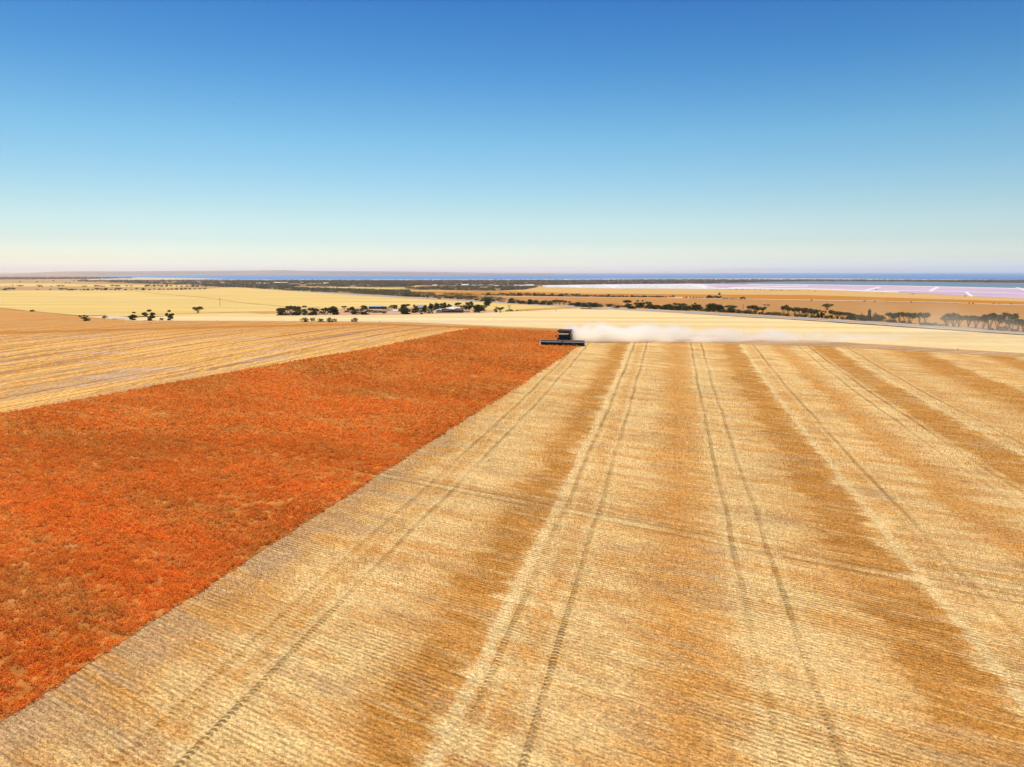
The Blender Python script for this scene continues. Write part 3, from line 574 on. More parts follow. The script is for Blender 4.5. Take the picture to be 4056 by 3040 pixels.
# ------------------------------------------------------------------ trees
M_leaf = leaf_mat('eucalypt_leaf', (.06, .07, .025), (.22, .19, .08))
M_leaf2 = leaf_mat('dense_leaf', (.035, .05, .018), (.13, .14, .045))
M_leaf3 = leaf_mat('dry_leaf', (.08, .07, .03), (.16, .12, .055))
M_bark = plain('bark', (.30, .21, .15), .9, .1, 0, .3, 3.)
M_dead = plain('dead_wood', (.36, .27, .20), .9, .1, 0, .2, 3.)
def limb_mesh(name, segs, mat):
    bm = bmesh.new()
    for p, q, a, b_ in segs: tube(bm, p, q, a, b_, 6)
    me = bpy.data.meshes.new(name); bm.to_mesh(me); bm.free(); me.materials.append(mat); return me
def tree_variant(kind, seed):
    """unit tree: 1 high, crown 1 wide, returns (trunk mesh, crown mesh)"""
    r_ = random.Random(seed); segs = []; cl = []
    if kind == 'umbrella':
        k = r_.randint(4, 6)
        for i in range(k):
            a = i / k * 6.283 + r_.uniform(-.4, .4); q = r_.uniform(.13, .40); x, y = math.cos(a) * q, math.sin(a) * q; z = r_.uniform(.60, .82)
            mx, my, mz = x * .45 + r_.uniform(-.04, .04), y * .45, z * .52
            segs += [((0, 0, 0), (mx, my, mz), .026, .019), ((mx, my, mz), (x, y, z), .019, .010)]
            for _ in range(2):
                bx_, by_ = x + r_.uniform(-.16, .16), y + r_.uniform(-.16, .16)
                segs.append(((mx * 1.15, my * 1.15, mz * 1.15), (bx_, by_, z + .06), .012, .006)); cl.append((bx_, by_, z + r_.uniform(.0, .1), r_.uniform(.13, .19), .62))
            cl.append((x, y, z + r_.uniform(-.10, .08), r_.uniform(.15, .22), .85))
    elif kind == 'round':
        segs.append(((0, 0, 0), (0, 0, .45), .05, .035))
        for i in range(20):
            a = r_.uniform(0, 6.283); z = r_.uniform(.14, .86); q = (.25 + .75 * r_.random()) * .40 * math.sqrt(max(.1, 1 - ((z - .42) / .52) ** 2))
            cl.append((math.cos(a) * q, math.sin(a) * q, z, r_.uniform(.14, .20), .8))
        for i in range(4):
            c = cl[i]; segs.append(((0, 0, .3), (c[0], c[1], c[2]), .025, .012))
    elif kind == 'open':
        k = r_.randint(3, 4)
        for i in range(k):
            a = i / k * 6.283 + r_.uniform(-.5, .5); q = r_.uniform(.18, .36); z = r_.uniform(.5, .92)
            x, y = math.cos(a) * q, math.sin(a) * q; segs.append(((0, 0, 0), (x * .6, y * .6, z * .6), .03, .02)); segs.append(((x * .6, y * .6, z * .6), (x, y, z), .02, .01))
            for _ in range(3):
                t = r_.uniform(.45, 1.05); cl.append((x * t + r_.uniform(-.1, .1), y * t + r_.uniform(-.1, .1), z * t, r_.uniform(.12, .18), .75))
        cl.append((r_.uniform(-.1, .1), 0, .90, .15, .6)); cl.append((0, r_.uniform(-.1, .1), .14, .15, .7))
    elif kind == 'bush':
        segs.append(((0, 0, 0), (.05, 0, .5), .03, .02))
        for i in range(11):
            a = r_.uniform(0, 6.283); q = math.sqrt(r_.random()) * .38; cl.append((math.cos(a) * q, math.sin(a) * q, r_.uniform(.15, .78), r_.uniform(.17, .25), 1.1))
    elif kind == 'dead':
        segs.append(((0, 0, 0), (.02, 0, .4), .03, .022))
        for i in range(7):
            a = i * .9; q = r_.uniform(.15, .45); z = r_.uniform(.6, 1.); segs.append(((.02, 0, r_.uniform(.2, .4)), (math.cos(a) * q, math.sin(a) * q, z), .016, .004))
        cl = [(.3, 0, .6, .08, .4), (-.3, .1, .65, .09, .4)]
    cx, cy, cz, sz_ = [], [], [], []
    nper = {'umbrella': 60, 'round': 75, 'open': 95, 'bush': 75, 'dead': 16}[kind]
    for (x, y, z, rad, fl) in cl:
        for _ in range(nper):
            d = Vector((r_.gauss(0, 1), r_.gauss(0, 1), r_.gauss(0, 1))).normalized() * rad * r_.random() ** .4
            cx.append(x + d.x); cy.append(y + d.y); cz.append(max(.02, min(1.02, z + d.z * fl))); sz_.append(r_.uniform(.04, .075) if kind != 'dead' else .04)
    return limb_mesh('trunk', segs, M_dead if kind == 'dead' else M_bark), leaf_tris(np.array(cx), np.array(cy), np.array(cz), np.array(sz_), 1.)
VAR = {}
for kd, nv in (('umbrella', 6), ('round', 4), ('open', 4), ('bush', 3), ('dead', 2)):
    VAR[kd] = []
    for i in range(nv):
        tr, cr_ = tree_variant(kd, 100 + i * 7 + len(kd)); VAR[kd].append((tr, tris_mesh('crown', cr_, [{'round': M_leaf2, 'dead': M_leaf3}.get(kd, M_leaf)])))
NAMES = {'umbrella': ('mallee_tree', 'tree'), 'round': ('dense_tree', 'tree'), 'open': ('gum_tree', 'tree'), 'bush': ('shrub', 'shrub'), 'dead': ('bare_tree', 'tree')}
PART = {'bush': ('stem', 'foliage')}
rt = random.Random(77)
def tree(kind, x, base, h, w_, label, group=None, var=None, rz=None):
    p = at(x, base); m = mpp(p.y); nm, cat = NAMES[kind]; v = VAR[kind][rt.randrange(len(VAR[kind])) if var is None else var]
    e = empty(nm, (p.x, p.y, p.z), label, cat, group, rt.uniform(0, 6.28) if rz is None else rz)
    e.scale = (w_ * m, w_ * m, h * m)
    a, b_ = PART.get(kind, ('trunk', 'crown'))
    link(a, v[0], e); link(b_, v[1], e); return e
Z = {1: (0, 1040, .3707), 2: (800, 1040, .3707), 3: (1600, 1040, .3707), 4: (2400, 1040, .3707), 5: (3200, 1040, .387), 6: (1560, 1180, .226)}
def zz(z, x, y): ox, oy, k = Z[z]; return ox + x * k, oy + y * k
def zt(z, kind, x, base, top, w_, label, group=None):
    a, b_ = zz(z, x, base); k = Z[z][2]; return tree(kind, a, b_, (base - top) * k * 1.06, w_ * k * 1.1, label, group)
K = {'u': 'umbrella', 'r': 'round', 'o': 'open', 'b': 'bush', 'd': 'dead'}
# --- trees that stand out, each with its own label
G1 = 'scattered trees at the left edge of the harvest field'
for t in [(1, 'o', 905, 634, 565, 105, 'twin-crowned V-shaped tree at the near edge of the yellow paddock, leftmost of the field-edge trees', G1),
          (1, 'b', 935, 636, 595, 60, 'dark shrub at the foot of the V-shaped tree', None),
          (1, 'b', 350, 536, 505, 48, 'lone small shrub on the boundary line at far left between yellow and brown ground', None),
          (1, 'b', 1120, 606, 570, 62, 'lone grey-green shrub on sandy ground between the V-shaped tree and the fallen log', None),
          (1, 'o', 1425, 625, 533, 130, 'broad open gum tree immediately right of the fallen log', G1),
          (1, 'o', 1605, 630, 510, 145, 'tallest gum tree of the field-edge group, crown in tiers, between two others', G1),
          (1, 'b', 1725, 628, 593, 50, 'small round dark bush left of the rightmost field-edge gum tree', None),
          (1, 'o', 1812, 626, 515, 110, 'narrow bushy gum tree with a round dark bush on its left', G1),
          (1, 'u', 2115, 548, 474, 112, 'lone umbrella-shaped tree standing in the big yellow paddock', None),
          (2, 'r', 1410, 566, 470, 125, 'large dark rounded tree at the right end of the grove left of the black shed', None),
          (2, 'r', 1735, 512, 460, 82, 'round dark tree directly left of the black shed', None),
          (2, 'u', 1520, 508, 464, 58, 'small flat-topped tree behind the farmyard, leftmost of those near the black shed', None),
          (2, 'b', 1100, 645, 590, 95, 'wide shrub at the near field edge, leftmost of the cluster below the grove', None),
          (2, 'b', 1185, 636, 590, 55, 'upright shrub in the near field-edge cluster, second from its left', None),
          (2, 'b', 1268, 647, 600, 82, 'low rounded shrub in the middle of the near field-edge cluster', None),
          (2, 'b', 1368, 648, 588, 78, 'tall shrub in the near field-edge cluster with a smaller one touching its right', None),
          (2, 'b', 1425, 645, 597, 38, 'narrow shrub at the right end of the near field-edge cluster', None),
          (2, 'b', 1632, 643, 590, 76, 'single round shrub standing alone right of the field-edge cluster', None),
          (6, 'r', 1490, 272, 95, 262, 'huge dark rounded tree at the right end of the farmstead, biggest crown in the farmyard', None),
          (6, 'r', 1320, 215, 68, 150, 'dark domed tree just right of the homestead roof, behind the huge tree', None),
          (6, 'r', 1650, 150, 25, 160, 'dark tree behind and right of the huge farmyard tree, beside the road', None),
          (6, 'u', 1870, 276, 162, 130, 'leaning flat-topped tree at the right end of the farmyard', None),
          (6, 'b', 1785, 270, 185, 80, 'bushy green shrub under the left side of the leaning tree', None),
          (6, 'd', 2025, 225, 90, 110, 'bare pale-limbed tree right of the farmyard with a green bush at its foot', None),
          (6, 'b', 2030, 248, 200, 140, 'low spreading green bush at the foot of the bare tree', None),
          (6, 'd', 1790, 195, 130, 140, 'thin dry tree with sparse pinkish crown behind the leaning tree', None),
          (6, 'u', 185, 200, 115, 115, 'flat-topped thin tree against the yellow paddock, left of the half-hidden pale roof', None),
          (6, 'u', 350, 190, 122, 50, 'tiny slender umbrella tree just left of the half-hidden pale roof', None),
          (6, 'r', 390, 230, 140, 90, 'dark domed tree in front of the half-hidden pale roof', None),
          (6, 'r', 220, 300, 175, 165, 'big grey-green tree at the left of the farmyard front', None),
          (6, 'r', 370, 275, 185, 130, 'pale green rounded tree between the big front tree and the black water tank', None),
          (6, 'b', 470, 270, 212, 100, 'bright green bush right behind the black water tank', None),
          (6, 'r', 540, 270, 130, 130, 'tall dark tree right of the half-hidden pale roof', None),
          (6, 'b', 635, 285, 200, 110, 'olive bush touching the left end of the homestead', None),
          (6, 'r', 670, 225, 100, 150, 'domed tree behind the homestead, first from the left of the row over its roof', None),
          (6, 'r', 765, 220, 92, 130, 'domed tree behind the homestead, second from the left of the row over its roof', None),
          (6, 'r', 860, 212, 86, 140, 'tallest domed tree behind the left half of the homestead roof', None),
          (6, 'b', 930, 205, 130, 100, 'green bush behind the middle of the homestead roof', None),
          (6, 'r', 980, 190, 108, 100, 'dark tree behind the peak of the homestead roof', None),
          (6, 'u', 1115, 180, 85, 110, 'pale open-crowned tree sticking up behind the right gable of the homestead', None),
          (6, 'b', 1170, 200, 135, 90, 'low dark bush just behind the right end of the homestead roof', None),
          (6, 'b', 1235, 225, 130, 80, 'bluish green bush between the homestead and the domed tree', None),
          (6, 'b', 30, 215, 125, 70, 'brownish bush right of the black shed', None),
          (6, 'b', 550, 278, 248, 40, 'small round bush immediately right of the black water tank', None),
          (6, 'b', 120, 240, 180, 110, 'dull green bush left of the thin flat-topped farmyard tree', None),
          (4, 'b', 1735, 468, 448, 32, 'small dark bush right beside the white paddock tank', None),
          (4, 'r', 1212, 350, 323, 26, 'tiny round tree alone in the tan paddock below the small salt cone', None),
          (4, 'b', 1462, 396, 368, 66, 'dark oval bush at the right end of the bush line in the orange paddock', None),
          (5, 'u', 195, 492, 426, 92, 'lone round-headed tree standing behind the roadside belt in the brown paddock', None)]:
    z, kd, x, bs_, tp, ww, lb, gp = t
    zt(z, K[kd], x, bs_, tp, ww, lb, gp)
_O = 'first second third fourth fifth sixth seventh eighth ninth tenth eleventh twelfth thirteenth fourteenth fifteenth sixteenth seventeenth eighteenth nineteenth'.split()
def nth(i):
    if i < 19: return _O[i]
    t = ['twent', 'thirt', 'fort', 'fift'][(i + 1) // 10 - 2]
    return t + 'ieth' if (i + 1) % 10 == 0 else t + 'y-' + _O[i % 10]
def belt(z, items, where, group):
    """distinct trees of one row: label = look + its rank along the row"""
    items = sorted(items, key=lambda t: t[1]); cnt = {}; tot = {}
    for it in items: tot[it[0]] = tot.get(it[0], 0) + 1
    look = {'u': 'flat-topped forked tree', 'r': 'dense dark tree', 'o': 'ragged open tree', 'b': 'low dark bush', 'd': 'half-bare tree'}
    for kd, x, bs_, tp, ww in items:
        c = cnt.get(kd, 0); cnt[kd] = c + 1
        lb = ('%s %s from left, %s' % (nth(c), look[kd], where)) if tot[kd] > 1 else 'only %s %s' % (look[kd], where)
        zt(z, K[kd], x, bs_, tp, ww * (1.25 if kd in 'rb' else 1.12), lb, group)
GB = 'trees of the roadside belt on the right'
belt(5, [('u', 1420, 660, 550, 125), ('u', 1490, 665, 520, 125), ('u', 1545, 668, 540, 100), ('u', 1640, 672, 540, 120), ('u', 1715, 680, 540, 120), ('u', 1790, 690, 540, 115), ('u', 1855, 696, 528, 125), ('u', 1935, 700, 528, 135),
         ('u', 2045, 705, 526, 120), ('u', 2080, 710, 590, 110), ('u', 2150, 716, 575, 95), ('u', 2205, 720, 585, 90), ('b', 1290, 655, 617, 85), ('b', 1985, 698, 650, 75), ('b', 1370, 660, 630, 50), ('b', 1880, 698, 668, 40), ('b', 2110, 715, 680, 50)],
     'roadside belt right of its wide gap', GB)
belt(5, [('u', 850, 622, 515, 90), ('u', 885, 624, 525, 75), ('u', 930, 624, 513, 95), ('u', 985, 626, 515, 55), ('u', 1040, 632, 520, 100), ('u', 1135, 640, 515, 90), ('u', 1195, 645, 517, 110), ('b', 820, 622, 585, 90), ('b', 880, 624, 590, 60), ('b', 965, 628, 600, 70),
         ('b', 1045, 635, 612, 50), ('b', 1100, 642, 625, 40), ('b', 1180, 650, 612, 80), ('b', 1235, 652, 615, 60)],
     'roadside belt just left of its wide gap', GB)
belt(5, [('u', 40, 572, 485, 85), ('o', 110, 576, 492, 60), ('o', 150, 577, 498, 55), ('u', 245, 584, 492, 95), ('u', 300, 588, 498, 90), ('u', 345, 590, 505, 80), ('u', 400, 594, 515, 85), ('r', 450, 598, 518, 70), ('r', 545, 604, 525, 135), ('b', 600, 604, 550, 80),
         ('r', 625, 604, 480, 34), ('r', 650, 604, 555, 50), ('o', 690, 608, 520, 60), ('r', 722, 610, 522, 92), ('b', 80, 575, 545, 90), ('b', 215, 583, 540, 80), ('b', 380, 594, 560, 70), ('d', 550, 560, 485, 30), ('d', 665, 600, 500, 40)],
     'roadside belt below the lone round tree', GB)
belt(4, [('u', 1540, 552, 463, 100), ('u', 1600, 556, 465, 110), ('u', 1675, 560, 472, 70), ('b', 1560, 555, 515, 80), ('b', 1650, 560, 530, 60), ('b', 1500, 552, 510, 70), ('b', 1720, 566, 535, 90), ('b', 1770, 570, 528, 100), ('b', 1830, 574, 535, 80), ('u', 1895, 578, 463, 85), ('u', 1950, 584, 475, 90),
         ('u', 2015, 586, 483, 95), ('u', 2080, 588, 485, 120), ('u', 2135, 590, 490, 110), ('u', 2195, 592, 503, 85), ('b', 1925, 582, 548, 70), ('b', 2050, 590, 555, 60), ('b', 2105, 592, 560, 60)],
     'roadside belt near the white tank', GB)
belt(4, [('b', 45, 477, 443, 80), ('b', 120, 496, 455, 75), ('b', 165, 484, 458, 60), ('u', 228, 470, 400, 85), ('r', 235, 485, 445, 90), ('r', 270, 502, 462, 100), ('o', 335, 488, 408, 90), ('o', 390, 486, 408, 70), ('r', 360, 492, 430, 90), ('u', 455, 480, 422, 70), ('r', 460, 497, 447, 100), ('r', 520, 505, 455, 110)],
     'roadside belt just right of the combine', GB)
belt(4, [('r', 600, 507, 460, 100), ('r', 650, 510, 445, 110), ('r', 720, 515, 458, 110), ('u', 745, 490, 435, 80), ('u', 800, 500, 440, 90), ('r', 800, 518, 465, 110), ('u', 870, 505, 458, 70), ('r', 880, 520, 470, 90), ('o', 950, 515, 434, 70), ('r', 960, 522, 450, 90), ('o', 1005, 522, 455, 60), ('b', 1040, 526, 492, 70),
         ('r', 1110, 530, 460, 100), ('r', 1150, 532, 440, 130), ('r', 1215, 538, 455, 100), ('b', 1280, 540, 495, 90), ('u', 1330, 520, 460, 110), ('r', 1340, 543, 485, 80), ('b', 1405, 546, 500, 70), ('b', 1460, 548, 512, 80), ('b', 1510, 550, 505, 60)],
     'roadside belt left of the wooden pole', GB)
belt(3, [('r', 1145, 440, 383, 70), ('b', 1190, 443, 400, 90), ('r', 1260, 448, 402, 90), ('r', 1350, 455, 395, 80), ('b', 1320, 452, 415, 60), ('r', 1410, 452, 402, 70), ('r', 1480, 458, 412, 100), ('u', 1545, 456, 408, 80), ('r', 1560, 462, 425, 70), ('u', 1620, 455, 400, 80), ('u', 1660, 458, 402, 60), ('u', 1712, 458, 405, 70), ('u', 1765, 455, 416, 50),
         ('r', 1810, 466, 435, 90), ('r', 1880, 478, 425, 110), ('r', 1950, 484, 428, 110), ('r', 2020, 486, 430, 110), ('b', 2085, 484, 445, 80), ('b', 1985, 496, 478, 36), ('b', 2195, 474, 443, 60)],
     'roadside belt behind the combine', GB)
belt(3, [('r', 895, 425, 375, 90), ('b', 950, 425, 385, 60), ('b', 1000, 415, 388, 28), ('r', 840, 420, 390, 70), ('b', 780, 412, 385, 70), ('u', 730, 405, 358, 70), ('u', 650, 400, 360, 90), ('b', 690, 405, 375, 60), ('u', 580, 395, 355, 80), ('b', 600, 400, 372, 80), ('r', 510, 392, 355, 60), ('b', 450, 388, 355, 80), ('u', 400, 380, 345, 70), ('b', 350, 382, 350, 80),
         ('u', 280, 375, 340, 80), ('b', 230, 375, 345, 80), ('r', 150, 372, 335, 80), ('b', 90, 370, 338, 80), ('r', 30, 368, 330, 80), ('b', 1050, 428, 412, 60), ('b', 375, 398, 380, 40), ('b', 250, 390, 376, 26)],
     'roadside belt behind the farmstead', GB)
belt(2, [('u', 845, 570, 485, 90), ('r', 850, 575, 510, 90), ('u', 905, 560, 490, 80), ('u', 950, 545, 463, 90), ('u', 1000, 560, 468, 100), ('r', 1010, 574, 520, 90), ('u', 1050, 565, 500, 80), ('o', 1100, 570, 500, 80), ('b', 1130, 572, 530, 90), ('u', 1185, 555, 486, 90), ('r', 1190, 572, 515, 80), ('u', 1225, 555, 495, 60), ('b', 940, 574, 535, 70), ('b', 1280, 565, 520, 80),
         ('u', 1315, 560, 495, 80), ('u', 1345, 560, 485, 60)],
     'grove at the left end of the farm', 'trees of the grove at the left end of the farm')
belt(2, [('b', 1545, 540, 512, 60), ('r', 1590, 520, 475, 80), ('b', 1625, 545, 505, 70), ('r', 1640, 563, 515, 80), ('u', 1680, 545, 500, 70), ('r', 1740, 565, 515, 85), ('u', 1790, 550, 508, 60), ('b', 1850, 545, 512, 70), ('b', 1905, 545, 515, 60), ('b', 1950, 552, 518, 50), ('b', 2020, 495, 465, 70), ('u', 2060, 500, 455, 60), ('r', 2150, 505, 448, 60), ('u', 2170, 500, 448, 90), ('b', 2130, 530, 490, 70),
         ('r', 2180, 560, 480, 100), ('b', 1610, 510, 490, 50)],
     'around the black farm shed', 'small trees around the black shed')
# --- small far trees: nothing in the photo tells the members of one row apart
def row(z, kinds, xs, base, hrange, wf, label, group):
    """label = (what, where); each member is told apart by its rank along the row"""
    what, where = label
    for i, x in enumerate(sorted(xs)):
        bs_ = base(x) if callable(base) else base
        h = rt.uniform(*hrange); kd = kinds[rt.randrange(len(kinds))]
        kk = Z[z][2]; a, b_ = zz(z, x, bs_); e = tree(K[kd], a, b_, h * kk, h * kk * rt.uniform(*wf), '%s, %s from left %s' % (what, nth(i), where), group)
row(1, 'ur', [30, 60, 105, 150, 400, 540, 640, 665, 700, 730, 770, 810, 860, 900, 940, 990, 1040, 1080, 1130, 1180, 1230, 1270, 1340, 1405, 1460, 1530, 1600, 1650], 302, (14, 34), (1.2, 2.3), ('small dark tree', 'on the far edge of the yellow paddock'), 'tree row on the far edge of the yellow paddock')
row(1, 'rb', [1705, 1745, 1800, 1840, 1885, 1940, 1980, 2030, 2080, 2140, 2190], lambda x: 300 - (x - 1700) * .02, (14, 26), (1.6, 2.6), ('small dense tree', 'in the right end of the yellow paddock row'), 'tree row on the far edge of the yellow paddock')
row(1, 'u', [60, 220, 420, 450, 550, 630, 672, 890, 915, 1020, 1045, 1085, 1115, 1200, 1250, 1280, 1355, 1400], lambda x: 266 if x < 1000 else 264, (12, 26), (1.3, 2.4), ('tiny flat-topped tree', 'in the scattered row behind the yellow paddock'), 'second scattered tree row at left')
row(1, 'r', [100, 135, 215, 395, 460, 570, 700, 720, 745, 790, 860], lambda x: 250 if x < 150 else (214 if x < 480 else 202 + (x > 690) * 22 * (x < 750)), (6, 14), (1.4, 2.4), ('speck-sized dark tree', 'on the distant brown ground'), 'most distant scattered trees at left')
row(1, 'ur', [1560, 1590, 1620, 1650, 1690, 1730, 1780, 1830, 1890, 1940, 2000, 2060, 2110, 2160, 2200], 262, (12, 26), (1.3, 2.2), ('small tree', 'in the loose line below the tapering wood'), 'loose tree line below the tapering wood')
row(3, 'rbu', list(range(905, 1130, 34)) + list(range(1145, 2110, 31)) + [2150, 2185], lambda x: 357 + (x - 900) * .012, (16, 40), (1.1, 2.1), ('small hedge tree', 'in the left line across the orange paddocks'), 'hedge line across the orange paddocks')
row(4, 'rb', list(range(10, 660, 30)) + [690, 720], lambda x: 375 + x * .004, (12, 30), (1.2, 2.2), ('small hedge bush', 'in the right line across the orange paddocks'), 'hedge line across the orange paddocks')
row(4, 'b', [830, 860, 900, 935, 965, 1000, 1030], 384, (12, 22), (1.6, 2.4), ('small dark bush', 'in the line right of the pale track gap'), 'short bush lines in the orange paddock')
row(4, 'br', [1085, 1110, 1135, 1165, 1195, 1215], 386, (20, 38), (1.1, 1.6), ('taller dark bush', 'in the middle clump of the orange paddock'), 'short bush lines in the orange paddock')
row(4, 'b', [1260, 1290, 1325, 1355, 1390], 392, (12, 20), (1.6, 2.4), ('low bush', 'in the line left of the dark oval bush'), 'short bush lines in the orange paddock')
row(4, 'b', [1190, 1230, 1280, 1300, 1330, 1375, 1395, 1450, 1465, 1510, 1540, 1580, 1600, 1650, 1690, 1760, 1790, 1820, 1860, 1880, 1945, 1980, 2020, 2060, 2160], lambda x: 291 + (x - 1190) * .018, (6, 12), (1.6, 3.), ('speck-like dark bush', 'along the shore of the salt pans'), 'bushes along the salt pan shore')
row(5, 'b', [75, 700, 760, 1070, 1085, 1610], lambda x: 302 if x < 100 else (285 if x < 720 else (320 if x < 800 else (328 if x < 1200 else 350))), (7, 12), (1.6, 2.6), ('tiny dark bush', 'at the foot of the pink pans'), 'bushes below the pink salt pans')
row(5, 'b', [35, 415, 435, 580, 670, 685, 810, 890, 905, 1055, 1230, 1275, 1337, 1380, 1412, 1510, 1650, 1690, 1900, 1960, 2080], lambda x: 388 + x * .019 + 6, (7, 15), (1.2, 2.2), ('small dark bush', 'on the thin pale track at right'), 'bushes on the pale track')
row(2, 'b', [160, 222, 585, 795, 850, 870, 905, 965, 1020, 1595, 1748, 1775, 1850, 1880, 1900], lambda x: 634 + (x - 160) * .007, (6, 17), (1.2, 2.4), ('tiny bush', 'on the harvest field edge below the farm grove'), 'tiny bushes on the harvest field edge')
row(3, 'b', [70, 222, 430, 715, 955, 1000, 1080, 1270, 1395, 1402, 1435, 1525, 1600, 1880], lambda x: 654 + (x - 70) * .0385, (5, 13), (1.2, 2.4), ('tiny bush', 'on the harvest field edge behind the combine'), 'tiny bushes on the harvest field edge')
row(3, 'b', [1210, 1240, 1318, 1330, 1625], 524, (8, 20), (1.2, 1.8), ('small bush', 'in the rusty grass streak'), 'bushes in the rusty grass streak')
row(4, 'b', [475, 520, 580, 640, 780, 830, 900, 980, 1070, 1180, 1300], lambda x: 522 + (x - 475) * .055, (5, 9), (1.5, 3.), ('tuft of scrub', 'on the near verge of the road'), 'tufts on the road verge')

# ------------------------------------------------------------------ buildings
M_white = plain('white_metal', (.86, .83, .78), .5, .3, 0, .06, .3)
M_cream = plain('cream_wall', (.55, .45, .36), .8, .1, 0, .1, .5)
M_brick = plain('brown_brick', (.24, .12, .07), .85, .1, 0, .25, 1.)
M_black = plain('dark_cladding', (.035, .045, .055), .5, .3, 0, .2, .5)
M_glassd = plain('dark_window', (.03, .04, .05), .15, .5, 0, .1, .5)
M_blued = plain('blue_steel_roof', (.30, .42, .52), .4, .4, 0, .1, .5)
def house(name, x, base, wpx, hpx, depth, label, cat, group=None, roofm=None, wallm=None, rz=0., windows=True):
    p = at(x, base); m = mpp(p.y); W, H = wpx * m, hpx * m; D = W * depth; wh = H * .55
    e = empty(name, p, label, cat, group, rz)
    bm = bmesh.new(); box(bm, (0, 0, wh / 2), (W * .94, D * .94, wh)); bm_obj('wall', bm, wallm or M_cream, e)
    bm = bmesh.new(); prism(bm, [(-D * .53, wh * .95), (D * .53, wh * .95), (D * .03, H), (-D * .03, H)], -W / 2, W / 2); bm_obj('roof', bm, roofm or M_white, e)
    if windows:
        for i in (-.3, .3):
            bm = bmesh.new(); box(bm, (i * W * .9, -D * .47, wh * .55), (W * .14, .12, wh * .4)); bm_obj('window', bm, M_glassd, e)
    return e
GT = 'white-roofed township buildings'
tl = [(2, 845, 228, 130, 11, 'long low white township building, leftmost long one among the dark trees'), (2, 885, 226, 50, 9, 'small white township building touching the right end of the long low one'), (2, 1068, 228, 30, 12, 'bright small white township building right of the long low one'),
      (2, 615, 234, 55, 10, 'pale township roof at the left of the dark wood'), (2, 748, 264, 32, 10, 'white building in the pair nearest us below the township, its left one'), (2, 784, 264, 28, 9, 'white building in the pair nearest us below the township, its right one'), (2, 515, 234, 26, 7, 'tiny pale roof left of the pale township roof'),
      (2, 1325, 234, 50, 12, 'pale building right of the township centre'), (2, 1460, 233, 18, 7, 'tiny pale shed right of the pale building'), (2, 690, 233, 60, 8, 'flat pale building between the township roof and the long white one'), (2, 1105, 250, 22, 8, 'small white shed below the bright small building'), (2, 935, 267, 24, 7, 'small pale shed at the lower edge of the township wood'), (2, 285, 231, 26, 6, 'tiny pale roof at the left of the township wood'),
      (3, 655, 259, 72, 18, 'largest white salt-side building above the middle wood, leftmost of its row'), (3, 748, 262, 42, 15, 'white building second in the row above the middle wood'), (3, 820, 262, 42, 18, 'white building third in the row above the middle wood'), (3, 932, 260, 44, 16, 'white building fourth in the row above the middle wood'), (3, 992, 262, 48, 13, 'white building at the right end of the four above the middle wood'),
      (3, 330, 254, 46, 10, 'low pale shed on the light paddock left of the white row'), (3, 1205, 260, 55, 13, 'left white shed of the group by the salt flats'), (3, 1275, 261, 60, 14, 'middle white shed of the group by the salt flats'), (3, 1350, 262, 76, 18, 'right and longest white shed of the group by the salt flats'), (3, 565, 256, 22, 16, 'small tall pale building left of the white row'), (1, 885, 172, 14, 8, 'tiny pale building in the far scrub at left')]
for z, x, bs_, ww, hh, lb in tl:
    a, b_ = zz(z, x, bs_); k = Z[z][2]; house('township_building', a, b_, ww * k * 1.1, hh * k * 1.5, .4, lb, 'building', GT, windows=ww > 30)
# black shed with a blue-white roof
a, b_ = zz(2, 1880, 504); p = at(a, b_); m = mpp(p.y); k = .3707
e = empty('shed', p, 'long black shed with a bluish white flat roof behind the farmyard trees', 'shed')
W, H, D = 185 * k * m, 38 * k * m, 60 * k * m
bm = bmesh.new(); box(bm, (0, 0, H * .42), (W, D, H * .84)); bm_obj('wall', bm, M_black, e)
bm = bmesh.new(); prism(bm, [(-D * .56, H * .78), (D * .56, H * .98), (D * .56, H * 1.06), (-D * .56, H * .86)], -W * .52, W * .28); bm_obj('roof', bm, M_blued, e)
for i in (-.32, -.08, .16):
    bm = bmesh.new(); box(bm, (W * i, -D * .5 - .02, H * .36), (W * .15, .08, H * .6)); bm_obj('door', bm, plain('shed_door', (.06, .075, .09), .5, .3), e)
# homestead with two pale roofs
p = at(*zz(6, 950, 272)); m = mpp(p.y); q = .226 * m
e = empty('homestead', p, 'low homestead with broad white metal roofs in the middle of the farmyard', 'house', None, R(-3))
def hroof(nm, P0, P1, P2, P3, th=.18):
    bm = bmesh.new(); v = [bm.verts.new(c) for c in (P0, P1, P2, P3)]; f = bm.faces.new(v)
    r_ = bmesh.ops.extrude_face_region(bm, geom=[f]); bmesh.ops.translate(bm, vec=(0, 0, th), verts=[g for g in r_['geom'] if isinstance(g, bmesh.types.BMVert)])
    bmesh.ops.recalc_face_normals(bm, faces=bm.faces); bm_obj(nm, bm, M_white, e)
def hq(x, y, d): return ((x - 950) * q, d, (272 - y) * q - d * 17 / (p.y) * 1.)
